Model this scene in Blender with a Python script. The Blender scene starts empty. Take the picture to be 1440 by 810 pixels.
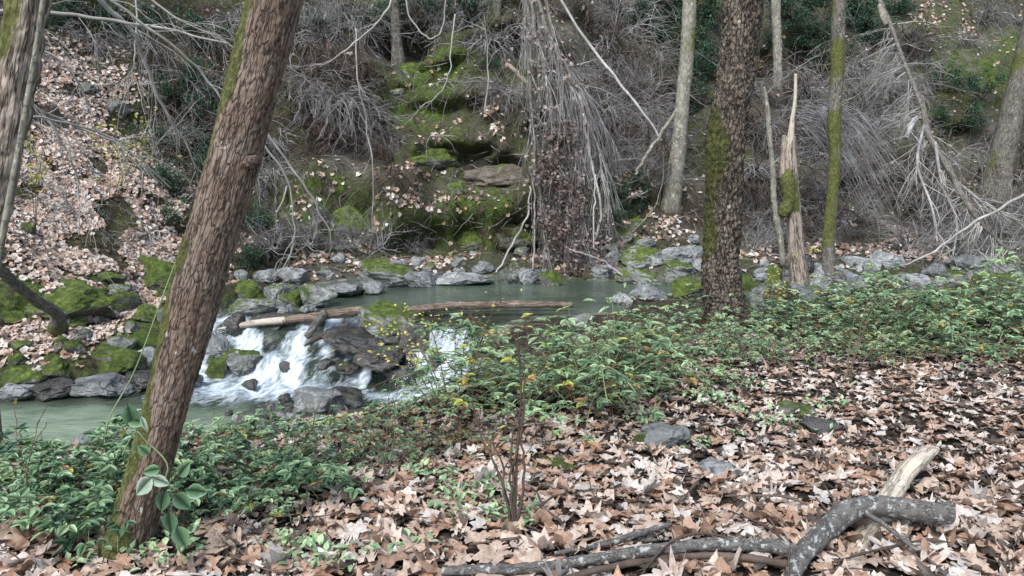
import bpy, math, random
import numpy as np
from mathutils import Vector, Matrix, Euler, noise
from mathutils.bvhtree import BVHTree
R = math.radians
SC = bpy.context.scene
COL = SC.collection
rnd = random.Random(7)
F = 1050.0
PITCH = R(8)
CAM = Vector((0, 0, 1.6))

# ------------------------------------------------------------------ camera
cd = bpy.data.cameras.new('camera'); cam = bpy.data.objects.new('camera', cd); COL.objects.link(cam)
cd.sensor_width = 36; cd.lens = 36 * F / 1440; cd.clip_start = 0.05; cd.clip_end = 500
cam.location = CAM; cam.rotation_euler = (R(90) - PITCH, 0, 0); SC.camera = cam

def ray(px, py):
    cx, cy = (px - 720) / F, (405 - py) / F
    return Vector((cx, math.cos(PITCH) + cy * math.sin(PITCH), -math.sin(PITCH) + cy * math.cos(PITCH)))
def at(px, py, Y):
    d = ray(px, py); return CAM + d * (Y / d.y)
def proj(p):
    v = p - CAM
    f = v.y * math.cos(PITCH) - v.z * math.sin(PITCH); u = v.y * math.sin(PITCH) + v.z * math.cos(PITCH)
    return (720 + F * v.x / f, 405 - F * u / f)

# ------------------------------------------------------------------ materials
def newmat(name):
    m = bpy.data.materials.new(name); m.use_nodes = True
    nt = m.node_tree; nt.nodes.clear()
    return m, nt
class NT:
    def __init__(s, nt): s.nt = nt
    def n(s, t, **k):
        x = s.nt.nodes.new(t)
        for a, b in k.items(): setattr(x, a, b)
        return x
    def l(s, a, b): s.nt.links.new(a, b)
    def attr(s, name, out='Fac'):
        return s.n('ShaderNodeAttribute', attribute_name=name).outputs[out]
    def obj(s): return s.n('ShaderNodeTexCoord').outputs['Object']
    def geo(s): return s.n('ShaderNodeNewGeometry')
    def map(s, v, sc, loc=(0, 0, 0)):
        m = s.n('ShaderNodeMapping'); s.l(v, m.inputs['Vector']); m.inputs['Scale'].default_value = sc
        m.inputs['Location'].default_value = loc
        return m.outputs[0]
    def noise(s, v, scale, detail=4, rough=.55, out='Fac'):
        x = s.n('ShaderNodeTexNoise'); x.inputs['Scale'].default_value = scale
        x.inputs['Detail'].default_value = detail; x.inputs['Roughness'].default_value = rough
        if v is not None: s.l(v, x.inputs['Vector'])
        return x.outputs[out]
    def vor(s, v, scale, feature='F1', out='Distance'):
        x = s.n('ShaderNodeTexVoronoi', feature=feature); x.inputs['Scale'].default_value = scale
        s.l(v, x.inputs['Vector']); return x.outputs[out]
    def ramp(s, f, stops, interp='LINEAR'):
        x = s.n('ShaderNodeValToRGB'); cr = x.color_ramp; cr.interpolation = interp
        while len(cr.elements) < len(stops): cr.elements.new(0.5)
        for e, (p, c) in zip(cr.elements, stops):
            e.position = p
            e.color = (c, c, c, 1) if isinstance(c, (int, float)) else (*c, 1)
        s.l(f, x.inputs[0]); return x.outputs[0]
    def mix(s, f, a, b, blend='MIX'):
        x = s.n('ShaderNodeMix', data_type='RGBA', blend_type=blend)
        for i, v in ((0, f), (6, a), (7, b)):
            if hasattr(v, 'is_linked'): s.l(v, x.inputs[i])
            elif i == 0: x.inputs[0].default_value = v
            else: x.inputs[i].default_value = (*v, 1)
        return x.outputs[2]
    def math(s, op, a, b=None, clamp=False):
        x = s.n('ShaderNodeMath', operation=op, use_clamp=clamp)
        for i, v in ((0, a), (1, b)):
            if v is None: continue
            if hasattr(v, 'is_linked'): s.l(v, x.inputs[i])
            else: x.inputs[i].default_value = v
        return x.outputs[0]
    def bump(s, h, strength=.5, dist=.02, nrm=None):
        x = s.n('ShaderNodeBump'); x.inputs['Strength'].default_value = strength; x.inputs['Distance'].default_value = dist
        s.l(h, x.inputs['Height'])
        if nrm is not None: s.l(nrm, x.inputs['Normal'])
        return x.outputs[0]
    def out(s, col, rough=.9, nrm=None, spec=.3, trans=None):
        p = s.n('ShaderNodeBsdfPrincipled'); o = s.n('ShaderNodeOutputMaterial')
        if hasattr(col, 'is_linked'): s.l(col, p.inputs['Base Color'])
        else: p.inputs['Base Color'].default_value = (*col, 1)
        if hasattr(rough, 'is_linked'): s.l(rough, p.inputs['Roughness'])
        else: p.inputs['Roughness'].default_value = rough
        p.inputs['Specular IOR Level'].default_value = spec
        if nrm is not None: s.l(nrm, p.inputs['Normal'])
        if trans:
            t = s.n('ShaderNodeBsdfTranslucent')
            if hasattr(col, 'is_linked'): s.l(col, t.inputs[0])
            else: t.inputs[0].default_value = (*col, 1)
            mx = s.n('ShaderNodeMixShader'); mx.inputs[0].default_value = trans
            s.l(p.outputs[0], mx.inputs[1]); s.l(t.outputs[0], mx.inputs[2]); s.l(mx.outputs[0], o.inputs[0])
        else:
            s.l(p.outputs[0], o.inputs[0])
        return p

def mossmix(T, v, base, fac, h=None):
    """fac: 0..1 moss; returns colour"""
    c = T.ramp(T.noise(v, 9, 5), [(.3, (.022, .04, .008)), (.5, (.065, .115, .018)), (.7, (.14, .2, .035))])
    return T.mix(fac, base, c)

def mat_ground():
    m, nt = newmat('forest ground'); T = NT(nt); v = T.obj()
    n1 = T.noise(v, 1.3, 6); n2 = T.noise(v, 14, 5); n3 = T.noise(v, 60, 3)
    soil = T.ramp(n2, [(.3, (.012, .01, .008)), (.5, (.04, .032, .025)), (.62, (.09, .072, .056)), (.75, (.18, .15, .12))])
    speck = T.ramp(T.vor(v, 22), [(.0, (.3, .22, .17)), (.25, (.15, .11, .09)), (.5, (.03, .025, .02))])
    lf = T.math('MULTIPLY', T.attr('leaf'), T.ramp(n2, [(.4, 0.), (.6, 1.)]))
    c = T.mix(lf, soil, speck)
    rock = T.ramp(T.noise(v, 5, 8, .65), [(.3, (.05, .048, .042)), (.5, (.125, .115, .1)), (.7, (.22, .21, .19))])
    c = T.mix(T.math('MULTIPLY', T.attr('rock'), T.ramp(n1, [(.4, .4), (.55, 1.)])), c, rock)
    bed = T.ramp(T.vor(v, 5, out='Color'), [(.2, (.05, .06, .045)), (.6, (.16, .17, .13)), (.9, (.3, .3, .24))])
    c = T.mix(T.attr('bed'), c, bed)
    ms = T.math('MULTIPLY', T.attr('moss'), T.ramp(T.noise(v, 3.2, 7, .65), [(.36, 0.), (.55, 1.)]))
    c = T.mix(ms, c, T.ramp(T.noise(v, 9, 6, .7), [(.3, (.018, .03, .009)), (.5, (.06, .092, .02)), (.68, (.14, .19, .042))]))
    dk = T.attr('dark'); c = T.mix(dk, c, T.ramp(T.noise(v, 8, 6, .7), [(.35, (.012, .01, .008)), (.6, (.06, .048, .036))]))  # painted hollow shade: blends the ground to near-black brown
    h = T.math('ADD', T.noise(v, 6, 8, .7), T.math('MULTIPLY', n3, .35))
    T.out(c, .95, T.bump(h, .9, .12), .15)
    return m

def mat_bark(name, cols, sc=(40, 40, 11), crack=.12, bump=.6, dist=.012, lichen=0., lic=(.5, .5, .45), mosscol=True, rough=.92, warp=1., floor=.45, finek=.75):
    m, nt = newmat(name); T = NT(nt)
    co = T.attr('co', 'Vector')
    wn = T.noise(T.map(co, (9, 9, 3)), 1, 3, out='Color')
    vw = T.n('ShaderNodeVectorMath', operation='MULTIPLY_ADD'); T.l(wn, vw.inputs[0]); vw.inputs[1].default_value = (.05 * warp, .05 * warp, .09 * warp); T.l(co, vw.inputs[2])
    d = T.vor(T.map(vw.outputs[0], sc), 1, 'DISTANCE_TO_EDGE')
    e0 = T.ramp(d, [(0, floor), (crack, 1.)])
    fn = T.noise(T.map(vw.outputs[0], (sc[0] * .5, sc[1] * .5, sc[2] * .4)), 1, 4, .62)
    fa = T.math('ABSOLUTE', T.math('SUBTRACT', fn, .5))
    e = T.math('MULTIPLY', e0, T.ramp(fa, [(.0, 0.), (.022 + crack * .14, 1.)]))
    fine = T.noise(T.map(co, (150, 150, 30)), 1, 4, .7)
    big = T.noise(T.map(co, (6, 6, 4)), 1, 6, .65)
    c = T.ramp(big, [(.36, cols[1]), (.5, cols[2]), (.63, cols[3])])
    c = T.mix(T.ramp(fine, [(.35, .0), (.65, finek)]), c, cols[4])
    c = T.mix(e, cols[0], c)
    if lichen > 0:
        k_ = 38 if lichen > .15 else 13
        ln = T.noise(T.map(co, (k_, k_, k_ * .8)), 1, 6, .6)
        c = T.mix(T.ramp(ln, [(.72 - lichen, 0.), (.76 - lichen, .9)]), c, lic)
    mn = T.noise(T.map(co, (12, 12, 6)), 1, 6, .7)
    f = T.math('MULTIPLY', T.math('SUBTRACT', T.math('ADD', T.math('MULTIPLY', T.attr('moss'), 1.35), T.math('MULTIPLY', mn, .9)), .95), 5, True)
    f = T.math('MULTIPLY', f, T.ramp(T.attr('moss'), [(.02, 0.), (.1, 1.)]))
    mc = T.ramp(T.noise(T.map(co, (30, 30, 20)), 1, 4, .7), [(.3, (.03, .034, .012)), (.5, (.085, .092, .03)), (.7, (.16, .165, .06))])
    c = T.mix(f, c, mc)
    h = T.math('ADD', T.math('MULTIPLY', e, .8), T.math('MULTIPLY', fine, .5))
    h2 = T.math('ADD', h, T.math('MULTIPLY', T.math('MULTIPLY', f, T.noise(T.map(co, (120, 120, 80)), 1, 3, .7)), 1.2))
    T.out(c, rough, T.bump(h2, bump, dist), .2)
    return m

def mat_twig(name, c0, c1, c2):
    m, nt = newmat(name); T = NT(nt); v = T.obj()
    c = T.ramp(T.noise(v, 2.2, 5, .75), [(.3, c0), (.5, c1), (.7, c2)])
    T.out(c, .8, None, .2)
    return m

def mat_rock(name, c0, c1, c2, moss=0., wet=0., rough=.85):
    m, nt = newmat(name); T = NT(nt)
    ti = T.n('ShaderNodeTexCoord'); oi = T.n('ShaderNodeObjectInfo')
    g = T.geo(); v = g.outputs['Position']
    n = T.noise(v, 3.5, 9, .72)
    ck = T.ramp(T.vor(T.map(v, (1, 1, 1.6)), 2.6, 'DISTANCE_TO_EDGE'), [(0, 0.), (.03, 1.)])
    ck = T.math('MAXIMUM', ck, T.ramp(T.noise(v, 1.9, 3), [(.45, 0.), (.5, 1.)]))
    c = T.ramp(n, [(.32, c0), (.5, c1), (.68, c2)])
    c = T.mix(T.ramp(T.noise(v, 30, 4, .7), [(.45, 0.), (.7, .6)]), c, tuple(x * .45 for x in c1))
    c = T.mix(T.ramp(T.vor(v, 14), [(.0, .5), (.12, .0)]), c, tuple(min(1, x * 1.5) for x in c2))
    c = T.mix(ck, tuple(x * .2 for x in c1), c)
    vein = T.ramp(T.noise(v, 1.4, 6, .6), [(.485, 0.), (.5, .35), (.515, 0.)])
    c = T.mix(vein, c, tuple(min(1, x * 1.6) for x in c2))
    rn = T.math('MULTIPLY_ADD', oi.outputs['Random'], .35); rn.node.inputs[2].default_value = .8
    hv = T.n('ShaderNodeHueSaturation'); T.l(rn, hv.inputs['Value']); T.l(c, hv.inputs['Color']); c = hv.outputs[0]
    sx = T.n('ShaderNodeSeparateXYZ'); T.l(g.outputs['Normal'], sx.inputs[0])
    up = sx.outputs[2]
    if moss > 0:
        f = T.math('ADD', T.math('MULTIPLY', up, .75), T.math('MULTIPLY', T.noise(v, 2.6, 7, .65), 1.7))
        f = T.math('MULTIPLY', T.math('SUBTRACT', f, 2.15 - moss), 6, True)
        mc = T.ramp(T.noise(v, 9, 7, .72), [(.3, (.02, .034, .008)), (.5, (.07, .105, .02)), (.68, (.19, .235, .045))])
        c = T.mix(f, c, mc)
        bh = T.math('ADD', T.math('MULTIPLY', T.noise(v, 70, 4, .7), T.math('ADD', f, .25)), T.math('MULTIPLY', n, .8))
    else:
        bh = T.math('ADD', T.math('ADD', n, T.math('MULTIPLY', ck, .35)), T.math('MULTIPLY', T.noise(v, 60, 4, .7), .25))
    T.out(c, rough, T.bump(bh, .8, .05), .5 if wet else .3)
    return m

def mat_tint(name, stops, rough=.6, trans=.0, spec=.3, nsc=30., nb=.0, var=.25):
    """leaf material: per-face attribute 'tint' picks the colour"""
    m, nt = newmat(name); T = NT(nt); v = T.geo().outputs['Position']
    c = T.ramp(T.attr('tint'), stops)
    c = T.mix(T.ramp(T.noise(v, nsc, 5, .7), [(.38, var), (.62, 0.)]), c, (.02, .02, .012))
    hv = T.n('ShaderNodeHueSaturation'); T.l(c, hv.inputs['Color']); T.l(T.ramp(T.noise(v, nsc * .35, 3), [(.35, .74), (.65, 1.)]), hv.inputs['Value']); c = hv.outputs[0]
    T.out(c, rough, None, spec, trans)
    return m

LEAFSTOPS = [(0., (.05, .038, .03)), (.15, (.1, .075, .058)), (.3, (.2, .14, .105)), (.45, (.42, .25, .165)), (.6, (.53, .395, .305)),
             (.75, (.65, .53, .45)), (.88, (.75, .67, .6)), (1., (.45, .43, .41))]
M = {}
M['ground'] = mat_ground()
M['bark_fissured'] = mat_bark('fissured reddish bark', [(.035, .025, .019), (.115, .07, .048), (.16, .115, .088), (.2, .16, .13), (.225, .19, .16)], (54, 54, 9), .07, .8, .012, .065, (.46, .46, .42), warp=.4, floor=.25, finek=.4)
M['bark_plated'] = mat_bark('plated dark bark', [(.014, .011, .009), (.055, .04, .028), (.095, .074, .055), (.15, .122, .096), (.24, .205, .17)], (26, 26, 12), .14, 1., .03, .07, (.5, .49, .42))
M['bark_pale'] = mat_bark('pale smooth bark', [(.08, .075, .06), (.13, .125, .1), (.2, .19, .15), (.3, .285, .24), (.25, .24, .2)], (18, 18, 7), .05, .4, .01, .12, (.42, .42, .36))
M['bark_grey'] = mat_bark('grey bark', [(.03, .027, .022), (.08, .07, .058), (.13, .12, .1), (.2, .18, .16), (.2, .19, .17)], (30, 30, 10), .1, .6, .012, .06, (.4, .4, .36))
M['dead_wood'] = mat_bark('weathered broken wood', [(.035, .026, .02), (.14, .105, .08), (.25, .195, .15), (.36, .3, .24), (.45, .4, .35)], (26, 26, 2.2), .1, .6, .012)
M['bleached_wood'] = mat_bark('bleached split wood', [(.13, .11, .085), (.34, .295, .23), (.46, .41, .33), (.56, .51, .43), (.42, .37, .3)], (30, 30, 2.5), .03, .35, .004)
M['lichen_bark'] = mat_bark('lichen spotted bark', [(.04, .038, .035), (.08, .076, .07), (.12, .112, .104), (.18, .17, .16), (.1, .095, .09)], (50, 50, 30), .04, .6, .006, .155, (.33, .35, .34))
M['log_bark'] = mat_bark('old log wood', [(.04, .03, .022), (.09, .065, .048), (.17, .125, .095), (.3, .23, .18), (.26, .21, .17)], (40, 40, 3), .1, .7, .012)
M['twig_grey'] = mat_twig('grey dead twigs', (.07, .065, .062), (.19, .182, .18), (.42, .41, .405))
M['twig_pale'] = mat_twig('pale bare twigs', (.14, .135, .12), (.28, .27, .25), (.46, .45, .42))
M['twig_dark'] = mat_twig('brown twigs', (.03, .022, .018), (.075, .055, .045), (.14, .11, .09))
M['cane'] = mat_twig('bramble canes', (.05, .03, .025), (.1, .06, .045), (.12, .12, .06))
M['cane_green'] = mat_twig('green canes', (.08, .1, .05), (.15, .2, .1), (.22, .27, .16))
M['rock'] = mat_rock('grey river stone', (.07, .073, .075), (.17, .178, .178), (.34, .35, .345))
M['rock_mossy'] = mat_rock('grey stone with patches of moss', (.06, .062, .058), (.15, .155, .145), (.3, .305, .29), .86)
M['rock_green'] = mat_rock('stone under thick moss', (.07, .07, .06), (.14, .14, .12), (.24, .24, .22), 1.35)
M['rock_wet'] = mat_rock('dark wet stone', (.018, .018, .018), (.05, .047, .043), (.1, .095, .085), .45, 1, .25)
M['rock_earth'] = mat_rock('earthy bank rock', (.04, .034, .027), (.1, .085, .068), (.19, .165, .135), .62)
M['litter'] = mat_tint('dry maple leaves', LEAFSTOPS, .55, .12, .4, 60., var=.35)
M['bramble_leaf'] = mat_tint('bramble leaves', [(0., (.055, .12, .065)), (.3, (.16, .29, .15)), (.55, (.3, .46, .24)), (.75, (.46, .62, .36)), (.9, (.32, .48, .15)), (.955, (.6, .58, .1)), (1., (.42, .24, .12))], .42, .25, .55, 20., var=.15)
M['yellow_leaf'] = mat_tint('yellow autumn leaves', [(0., (.35, .42, .1)), (.5, (.66, .62, .13)), (1., (.8, .7, .22))], .6, .35, .3)
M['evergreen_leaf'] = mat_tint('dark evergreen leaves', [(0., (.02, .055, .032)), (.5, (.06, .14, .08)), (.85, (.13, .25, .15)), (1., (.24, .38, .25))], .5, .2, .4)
M['dry_leaf_mass'] = mat_tint('dry clinging leaves', [(0., (.06, .045, .04)), (.5, (.2, .15, .135)), (1., (.46, .38, .34))], .8, .1, .2)
M['pale_leaf'] = mat_tint('pale leaf undersides', [(0., (.35, .48, .36)), (1., (.5, .6, .46))], .6, .3, .3)

# ------------------------------------------------------------------ mesh builder
class MB:
    def __init__(s): s.v = []; s.f = []; s.co = []; s.ms = []; s.ft = []; s.sm = []
    def tube(s, pts, rad, sides=6, moss=None, disp=None, cap=True, co0=0., smooth=True, tint=.5):
        pts = [Vector(p) for p in pts]; n = len(pts); b = len(s.v)
        up = Vector((0, 0, 1)); t0 = (pts[1] - pts[0]).normalized()
        if abs(t0.dot(up)) > .9: up = Vector((0, 1, 0)) if abs(t0.y) < .9 else Vector((1, 0, 0))
        x = t0.cross(up).normalized(); L = co0
        for i, p in enumerate(pts):
            t = (pts[min(i + 1, n - 1)] - pts[max(i - 1, 0)])
            t = t.normalized() if t.length > 1e-9 else t0
            x = (x - t * x.dot(t)).normalized(); y = t.cross(x)
            if i: L += (p - pts[i - 1]).length
            r = rad[i] if hasattr(rad, '__len__') else rad
            for k in range(sides):
                a = 2 * math.pi * k / sides; dr = x * math.cos(a) + y * math.sin(a)
                c = (r * math.cos(a), r * math.sin(a), L)
                rr = r + (disp(c, dr) if disp else 0)
                q = p + dr * rr
                s.v.append(q); s.co.append(c); s.ms.append(moss(q, dr, L) if moss else 0.)
        for i in range(n - 1):
            for k in range(sides):
                k2 = (k + 1) % sides
                s.f.append((b + i * sides + k, b + i * sides + k2, b + (i + 1) * sides + k2, b + (i + 1) * sides + k)); s.ft.append(tint); s.sm.append(smooth)
        if cap and sides > 2:
            s.f.append(tuple(b + k for k in range(sides))[::-1]); s.ft.append(tint); s.sm.append(False)
            s.f.append(tuple(b + (n - 1) * sides + k for k in range(sides))); s.ft.append(tint); s.sm.append(False)
    def poly(s, vs, faces, tint=.5, smooth=True):
        b = len(s.v); s.v.extend(vs)
        s.co.extend((v[0], v[1], v[2]) for v in vs); s.ms.extend([0.] * len(vs))
        for f in faces: s.f.append(tuple(b + i for i in f)); s.ft.append(tint); s.sm.append(smooth)
    def mesh(s, name, m):
        me = bpy.data.meshes.new(name); me.from_pydata([tuple(v) for v in s.v], [], s.f)
        a = me.attributes.new('co', 'FLOAT_VECTOR', 'POINT'); a.data.foreach_set('vector', np.array(s.co, dtype=np.float32).ravel())
        a = me.attributes.new('moss', 'FLOAT', 'POINT'); a.data.foreach_set('value', np.array(s.ms, dtype=np.float32))
        a = me.attributes.new('tint', 'FLOAT', 'FACE'); a.data.foreach_set('value', np.array(s.ft, dtype=np.float32))
        me.polygons.foreach_set('use_smooth', np.array(s.sm, dtype=bool))
        me.materials.append(m); me.update()
        return me
    def build(s, name, m, parent=None, loc=None):
        """vertices are in world space (or in parent's local space if parent given); loc re-origins a top-level object"""
        if loc is not None:
            loc = Vector(loc); s.v = [v - loc for v in map(Vector, s.v)]
        o = bpy.data.objects.new(name, s.mesh(name, m)); COL.objects.link(o)
        if parent is not None: o.parent = parent
        if loc is not None: o.location = loc
        return o
def tag(o, label=None, cat=None, group=None, kind=None):
    if label: o['label'] = label
    if cat: o['category'] = cat
    if group: o['group'] = group
    if kind: o['kind'] = kind
    return o
def empty(name, loc, label=None, cat=None, group=None):
    o = bpy.data.objects.new(name, None); o.location = loc; COL.objects.link(o); o.empty_display_size = .1
    return tag(o, label, cat, group)
def copy_thing(root, loc, rz=0., sc=1., mats=None):
    r = root.copy(); COL.objects.link(r); r.location = loc; r.rotation_euler = (0, 0, rz)
    r.scale = sc if hasattr(sc, '__len__') else (sc, sc, sc)
    for ch in [c for c in bpy.data.objects if c.parent == root] if root.name not in KIDS else KIDS[root.name]:
        c = ch.copy(); COL.objects.link(c); c.parent = r
    return r
KIDS = {}
def fbm(x, y, z, o=4, h=.9): return noise.fractal(Vector((x, y, z)), h, 2.1, o)
def sstep(a, b, x):
    t = max(0., min(1., (x - a) / (b - a))); return t * t * (3 - 2 * t)
def lerp(a, b, t): return a + (b - a) * t
def interp(tab, x):
    if x <= tab[0][0]: return tab[0][1]
    for (x0, y0), (x1, y1) in zip(tab, tab[1:]):
        if x <= x1: return y0 + (y1 - y0) * (x - x0) / (x1 - x0)
    return tab[-1][1]

# ------------------------------------------------------------------ terrain
FAR = [(-60, 6.5), (-12, 8.6), (-8, 9.2), (-6.4, 9.8), (-5.4, 10.7), (-5.1, 12.2), (-5.6, 14), (-4.8, 15.6), (-3., 17.2), (.5, 17.4), (3, 16.8), (6, 17), (10, 17.5), (16, 19), (60, 26)]
NEAR = [(-60, 4.4), (-8, 6.4), (-4.4, 7.0), (-3.0, 7.7), (-2., 8.7), (-1.0, 9.35), (-.55, 9.9), (-.4, 10.8), (.2, 12), (2, 13), (4, 13.8), (6, 14.3), (9, 14.8), (16, 16), (60, 22)]
def sdist(P, x, y):
    best = 1e9
    for (x0, y0), (x1, y1) in zip(P, P[1:]):
        dx, dy = x1 - x0, y1 - y0
        t = max(0, min(1, ((x - x0) * dx + (y - y0) * dy) / (dx * dx + dy * dy)))
        qx, qy = x0 + dx * t - x, y0 + dy * t - y; d = qx * qx + qy * qy
        if d < best: best = d
    d = math.sqrt(best)
    return d if y > interp(P, x) else -d
ZU, ZL = -.55, -1.3
def water_t(x, y):
    w = sstep(-2.4, -1.5, x)
    yt = lerp(12.4 + .3 * math.sin(x * 2.2), 11.0, w); yb = lerp(10.35 + .25 * math.sin(x * 3.1 + 1), 10.05, w)
    return sstep(yb, yt, y), yt, yb
def wlevel(x, y):
    t, yt, yb = water_t(x, y)
    t2 = max(0, min(1, t + .09 * math.sin(t * 15.5 + x * .8)))
    return lerp(ZL, ZU, t2)
PL = [(0, 0), (.25, .28), (.6, .42), (1.7, .7), (2.0, 1.15), (2.5, 1.45), (6.5, 4.7), (9, 7.4), (14, 13), (60, 60)]
PC = [(0, 0), (.5, .16), (1.6, .42), (1.8, 1.1), (2.1, 2.7), (2.9, 3.1), (4.0, 4.2), (6, 6.2), (9, 9.6), (14, 15), (60, 60)]
PR = [(0, 0), (.8, .3), (2.2, .75), (3.2, 1.5), (5, 3.3), (8, 6.2), (14, 12.5), (60, 58)]
def terrain_h(x, y):
    n = sdist(NEAR, x, y); f = sdist(FAR, x, y); wl = wlevel(x, y)
    if y < 5.5: wl = lerp(wl, ZL, 1)
    if n < 0:   # near bank
        s = -n
        k = lerp(min(1., s / 3.3) ** 1.35, sstep(0, 3.4, s), sstep(-.5, 1.5, x))
        base = lerp(wl, 0, k)
        if x > 2: base = max(base, lerp(wl, -.32, sstep(0, .6, s)))
        g = .05 * fbm(x * .8, y * .8, 3, 3) + .018 * fbm(x * 4, y * 4, 1, 2)
        return base + g * sstep(0, 1, s) + .0
    if f > 0:
        wL = 1 - sstep(-5.8, -4.2, x + .25 * max(0, y - 16)); wR = sstep(1.2, 3.2, x)
        h = lerp(lerp(interp(PC, f), interp(PL, f), wL), interp(PR, f), wR)
        a = sstep(.2, 4, f)
        h += a * (.55 * fbm(x * .33, y * .33, 5, 3) + .28 * fbm(x * 1.1, y * 1.1, 8, 4)) + .05 * sstep(0, .4, f) * fbm(x * 3, y * 3, 2, 3)
        # gullies and ribs running down the bank
        h += sstep(2.5, 6, f) * .5 * noise.noise(Vector((x * .8, y * .1, 11)))
        base = wl if f < 3 else ZU
        return lerp(wl, ZU if x > -5 else ZL, sstep(0, 1.5, f)) + h
    dd = min(-f, n)
    return wl - .05 - .3 * sstep(0, .9, dd) + .05 * fbm(x * 2, y * 2, 4, 3)

ys = list(np.arange(.3, 7, .1)) + list(np.arange(7, 16, .085)) + list(np.arange(16, 27, .065)) + list(np.arange(27, 45, .4)) + [50, 60, 80]
NX = 340
tv = []; flagf = []
for y in ys:
    W = 6 + y * 1.0
    for i in range(NX + 1):
        t = i / NX * 2 - 1; x = W * (t * .75 + .25 * t ** 3)
        z = terrain_h(x, y)
        f = sdist(FAR, x, y) if y > 6 else -9
        yy = y
        if f > .4 and y < 40:
            a = sstep(.4, 2.2, f)
            # horizontal ledges and undercuts
            cw = 1 + 1.1 * math.exp(-((x + 1.5) / 3.2) ** 2)
            yy += a * cw * (.45 * noise.noise(Vector((x * .5, 7.1, z * 1.0))) + .22 * noise.noise(Vector((x * 1.4, 2.3, z * 2.4))) + .09 * noise.noise(Vector((x * 4, 1.3, z * 5))))
            z += a * .12 * noise.noise(Vector((x * 2.2, y * 2.2, 31)))
        tv.append((x, yy, z)); flagf.append(f)
tf = []
W1 = NX + 1
HOL = [(610, 225, .45, .9), (665, 232, .5, 1.2), (705, 245, .5, 1.2), (640, 352, .5, .9), (590, 350, .5, .7), (560, 64, .6, 1.1), (480, 185, .7, 1.2), (520, 205, .6, 1.1), (440, 175, .6, 1.), (1240, 285, .7, 1.3), (1200, 290, .5, 1.),
       (1130, 88, .9, 1.2), (1090, 310, .8, 1.1), (90, 45, .9, .9), (1290, 130, .6, .9), (740, 345, .5, .9), (850, 200, .7, 1.), (900, 300, .4, .5), (300, 230, .8, 1.), (1380, 200, .6, .8), (930, 170, .6, .9), (700, 70, .6, .8), (1060, 200, .7, .9), (1160, 200, .6, .8), (1330, 300, .5, .6), (230, 180, .5, .5)]
def facing(j, i): a = j * W1 + i; return (a, a + 1, a + 1 + W1, a + W1)
B0 = BVHTree.FromPolygons(tv, [facing(j, i) for j in range(len(ys) - 1) for i in range(NX)])
HC = []
for hx, hy, hr, hd in HOL:
    q = B0.ray_cast(CAM, ray(hx, hy).normalized())[0]
    if q: HC.append((q, hr, hd))
for k_, (x, y, z) in enumerate(tv):
    if flagf[k_] > .8 and y < 34:
        dy_ = 0.
        for q, hr, hd in HC:
            dx, dz = (x - q.x) / (hr * 1.5), (z - q.z) / hr
            if abs(dx) < 1.6 and abs(dz) < 1.6 and abs(y - q.y) < 2.2: dy_ = max(dy_, hd * math.exp(-(dx * dx + dz * dz) ** 2 * (1 + .8 * noise.noise(Vector((x * 2.3, z * 2.3, 4))))))
        if dy_: tv[k_] = (x, y + dy_, z)
for j in range(len(ys) - 1):
    for i in range(NX):
        a = j * W1 + i; tf.append((a, a + 1, a + 1 + W1, a + W1))
BVH = BVHTree.FromPolygons(tv, tf)
def pix(px, py):
    h = BVH.ray_cast(CAM, ray(px, py).normalized()); return h[0], h[1]
def drop(x, y, top=40.):
    h = BVH.ray_cast(Vector((x, y, top)), Vector((0, 0, -1))); return h[0], h[1]
gr = bpy.data.meshes.new('ground'); gr.from_pydata(tv, [], tf)
# painted zones (centre pixel -> world, radius in metres, strength)
MOSSP = [(600, 110, 1.6, 1.), (590, 160, 1.2, 1.), (680, 300, 1.3, 1.3), (640, 330, 1., 1.), (560, 330, 1., .9), (450, 260, 1.1, .9), (480, 310, 1.1, 1.), (640, 200, 1.2, .8), (400, 300, .8, .8),
         (740, 200, .8, .5), (1310, 40, 1.6, .9), (1400, 110, 2.2, .8), (1330, 100, 1.5, .7), (1250, 190, 1.1, .8), (1230, 260, .9, .8), (1210, 290, .7, .9), (880, 330, .8, .8), (1050, 330, .6, .7), (740, 130, .8, .6),
         (230, 370, .7, 1.2), (60, 430, 1., 1.1), (160, 425, 1., 1.1), (30, 520, .5, 1.2), (150, 500, .9, 1.2), (250, 490, .7, 1.2), (120, 450, .9, 1.1), (1430, 60, 1.5, .9), (860, 100, 1., .5), (640, 60, 1.4, .7), (1130, 240, .8, .7), (1080, 180, .8, .5)]
LEAFP = [(100, 130, 1.6, 1), (120, 220, 1.7, 1), (100, 300, 1.5, 1), (60, 350, 1.2, 1), (170, 330, 1.2, 1), (60, 480, .8, 1), (130, 380, 1., 1), (200, 260, 1., .6), (120, 400, 1, 1), (240, 420, .5, .9), (30, 250, 1.2, 1), (30, 150, 1.2, .8),
         (690, 190, .8, .5), (650, 165, .7, .4), (560, 365, .9, .5), (440, 370, 1.0, .6), (620, 372, .8, .5), (920, 320, .9, .7), (870, 250, .9, .5), (1330, 20, 1.2, .7), (1240, 340, 1.2, .7), (1350, 350, 1.4, .5), (1400, 260, 1, .5), (1230, 120, 1, .4), (1150, 340, 1., .5)]
SHADEP = [(700, 240, .5, 1.), (610, 228, .4, .9), (640, 352, .45, .9), (665, 232, .4, 1.), (560, 345, .4, .7), (500, 170, .6, .7), (450, 150, .6, .7), (740, 350, .5, .9), (555, 60, .5, .7), (90, 40, 1., .6), (1130, 90, 1., .5), (1240, 275, .4, .6), (1290, 130, .4, .6), (1100, 300, 1., .35), (1010, 250, .8, .4), (300, 200, 1.2, .5), (300, 330, .8, .6), (470, 230, .6, .3)]  # shade of the bank hollows, painted as darker ground colour
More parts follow.
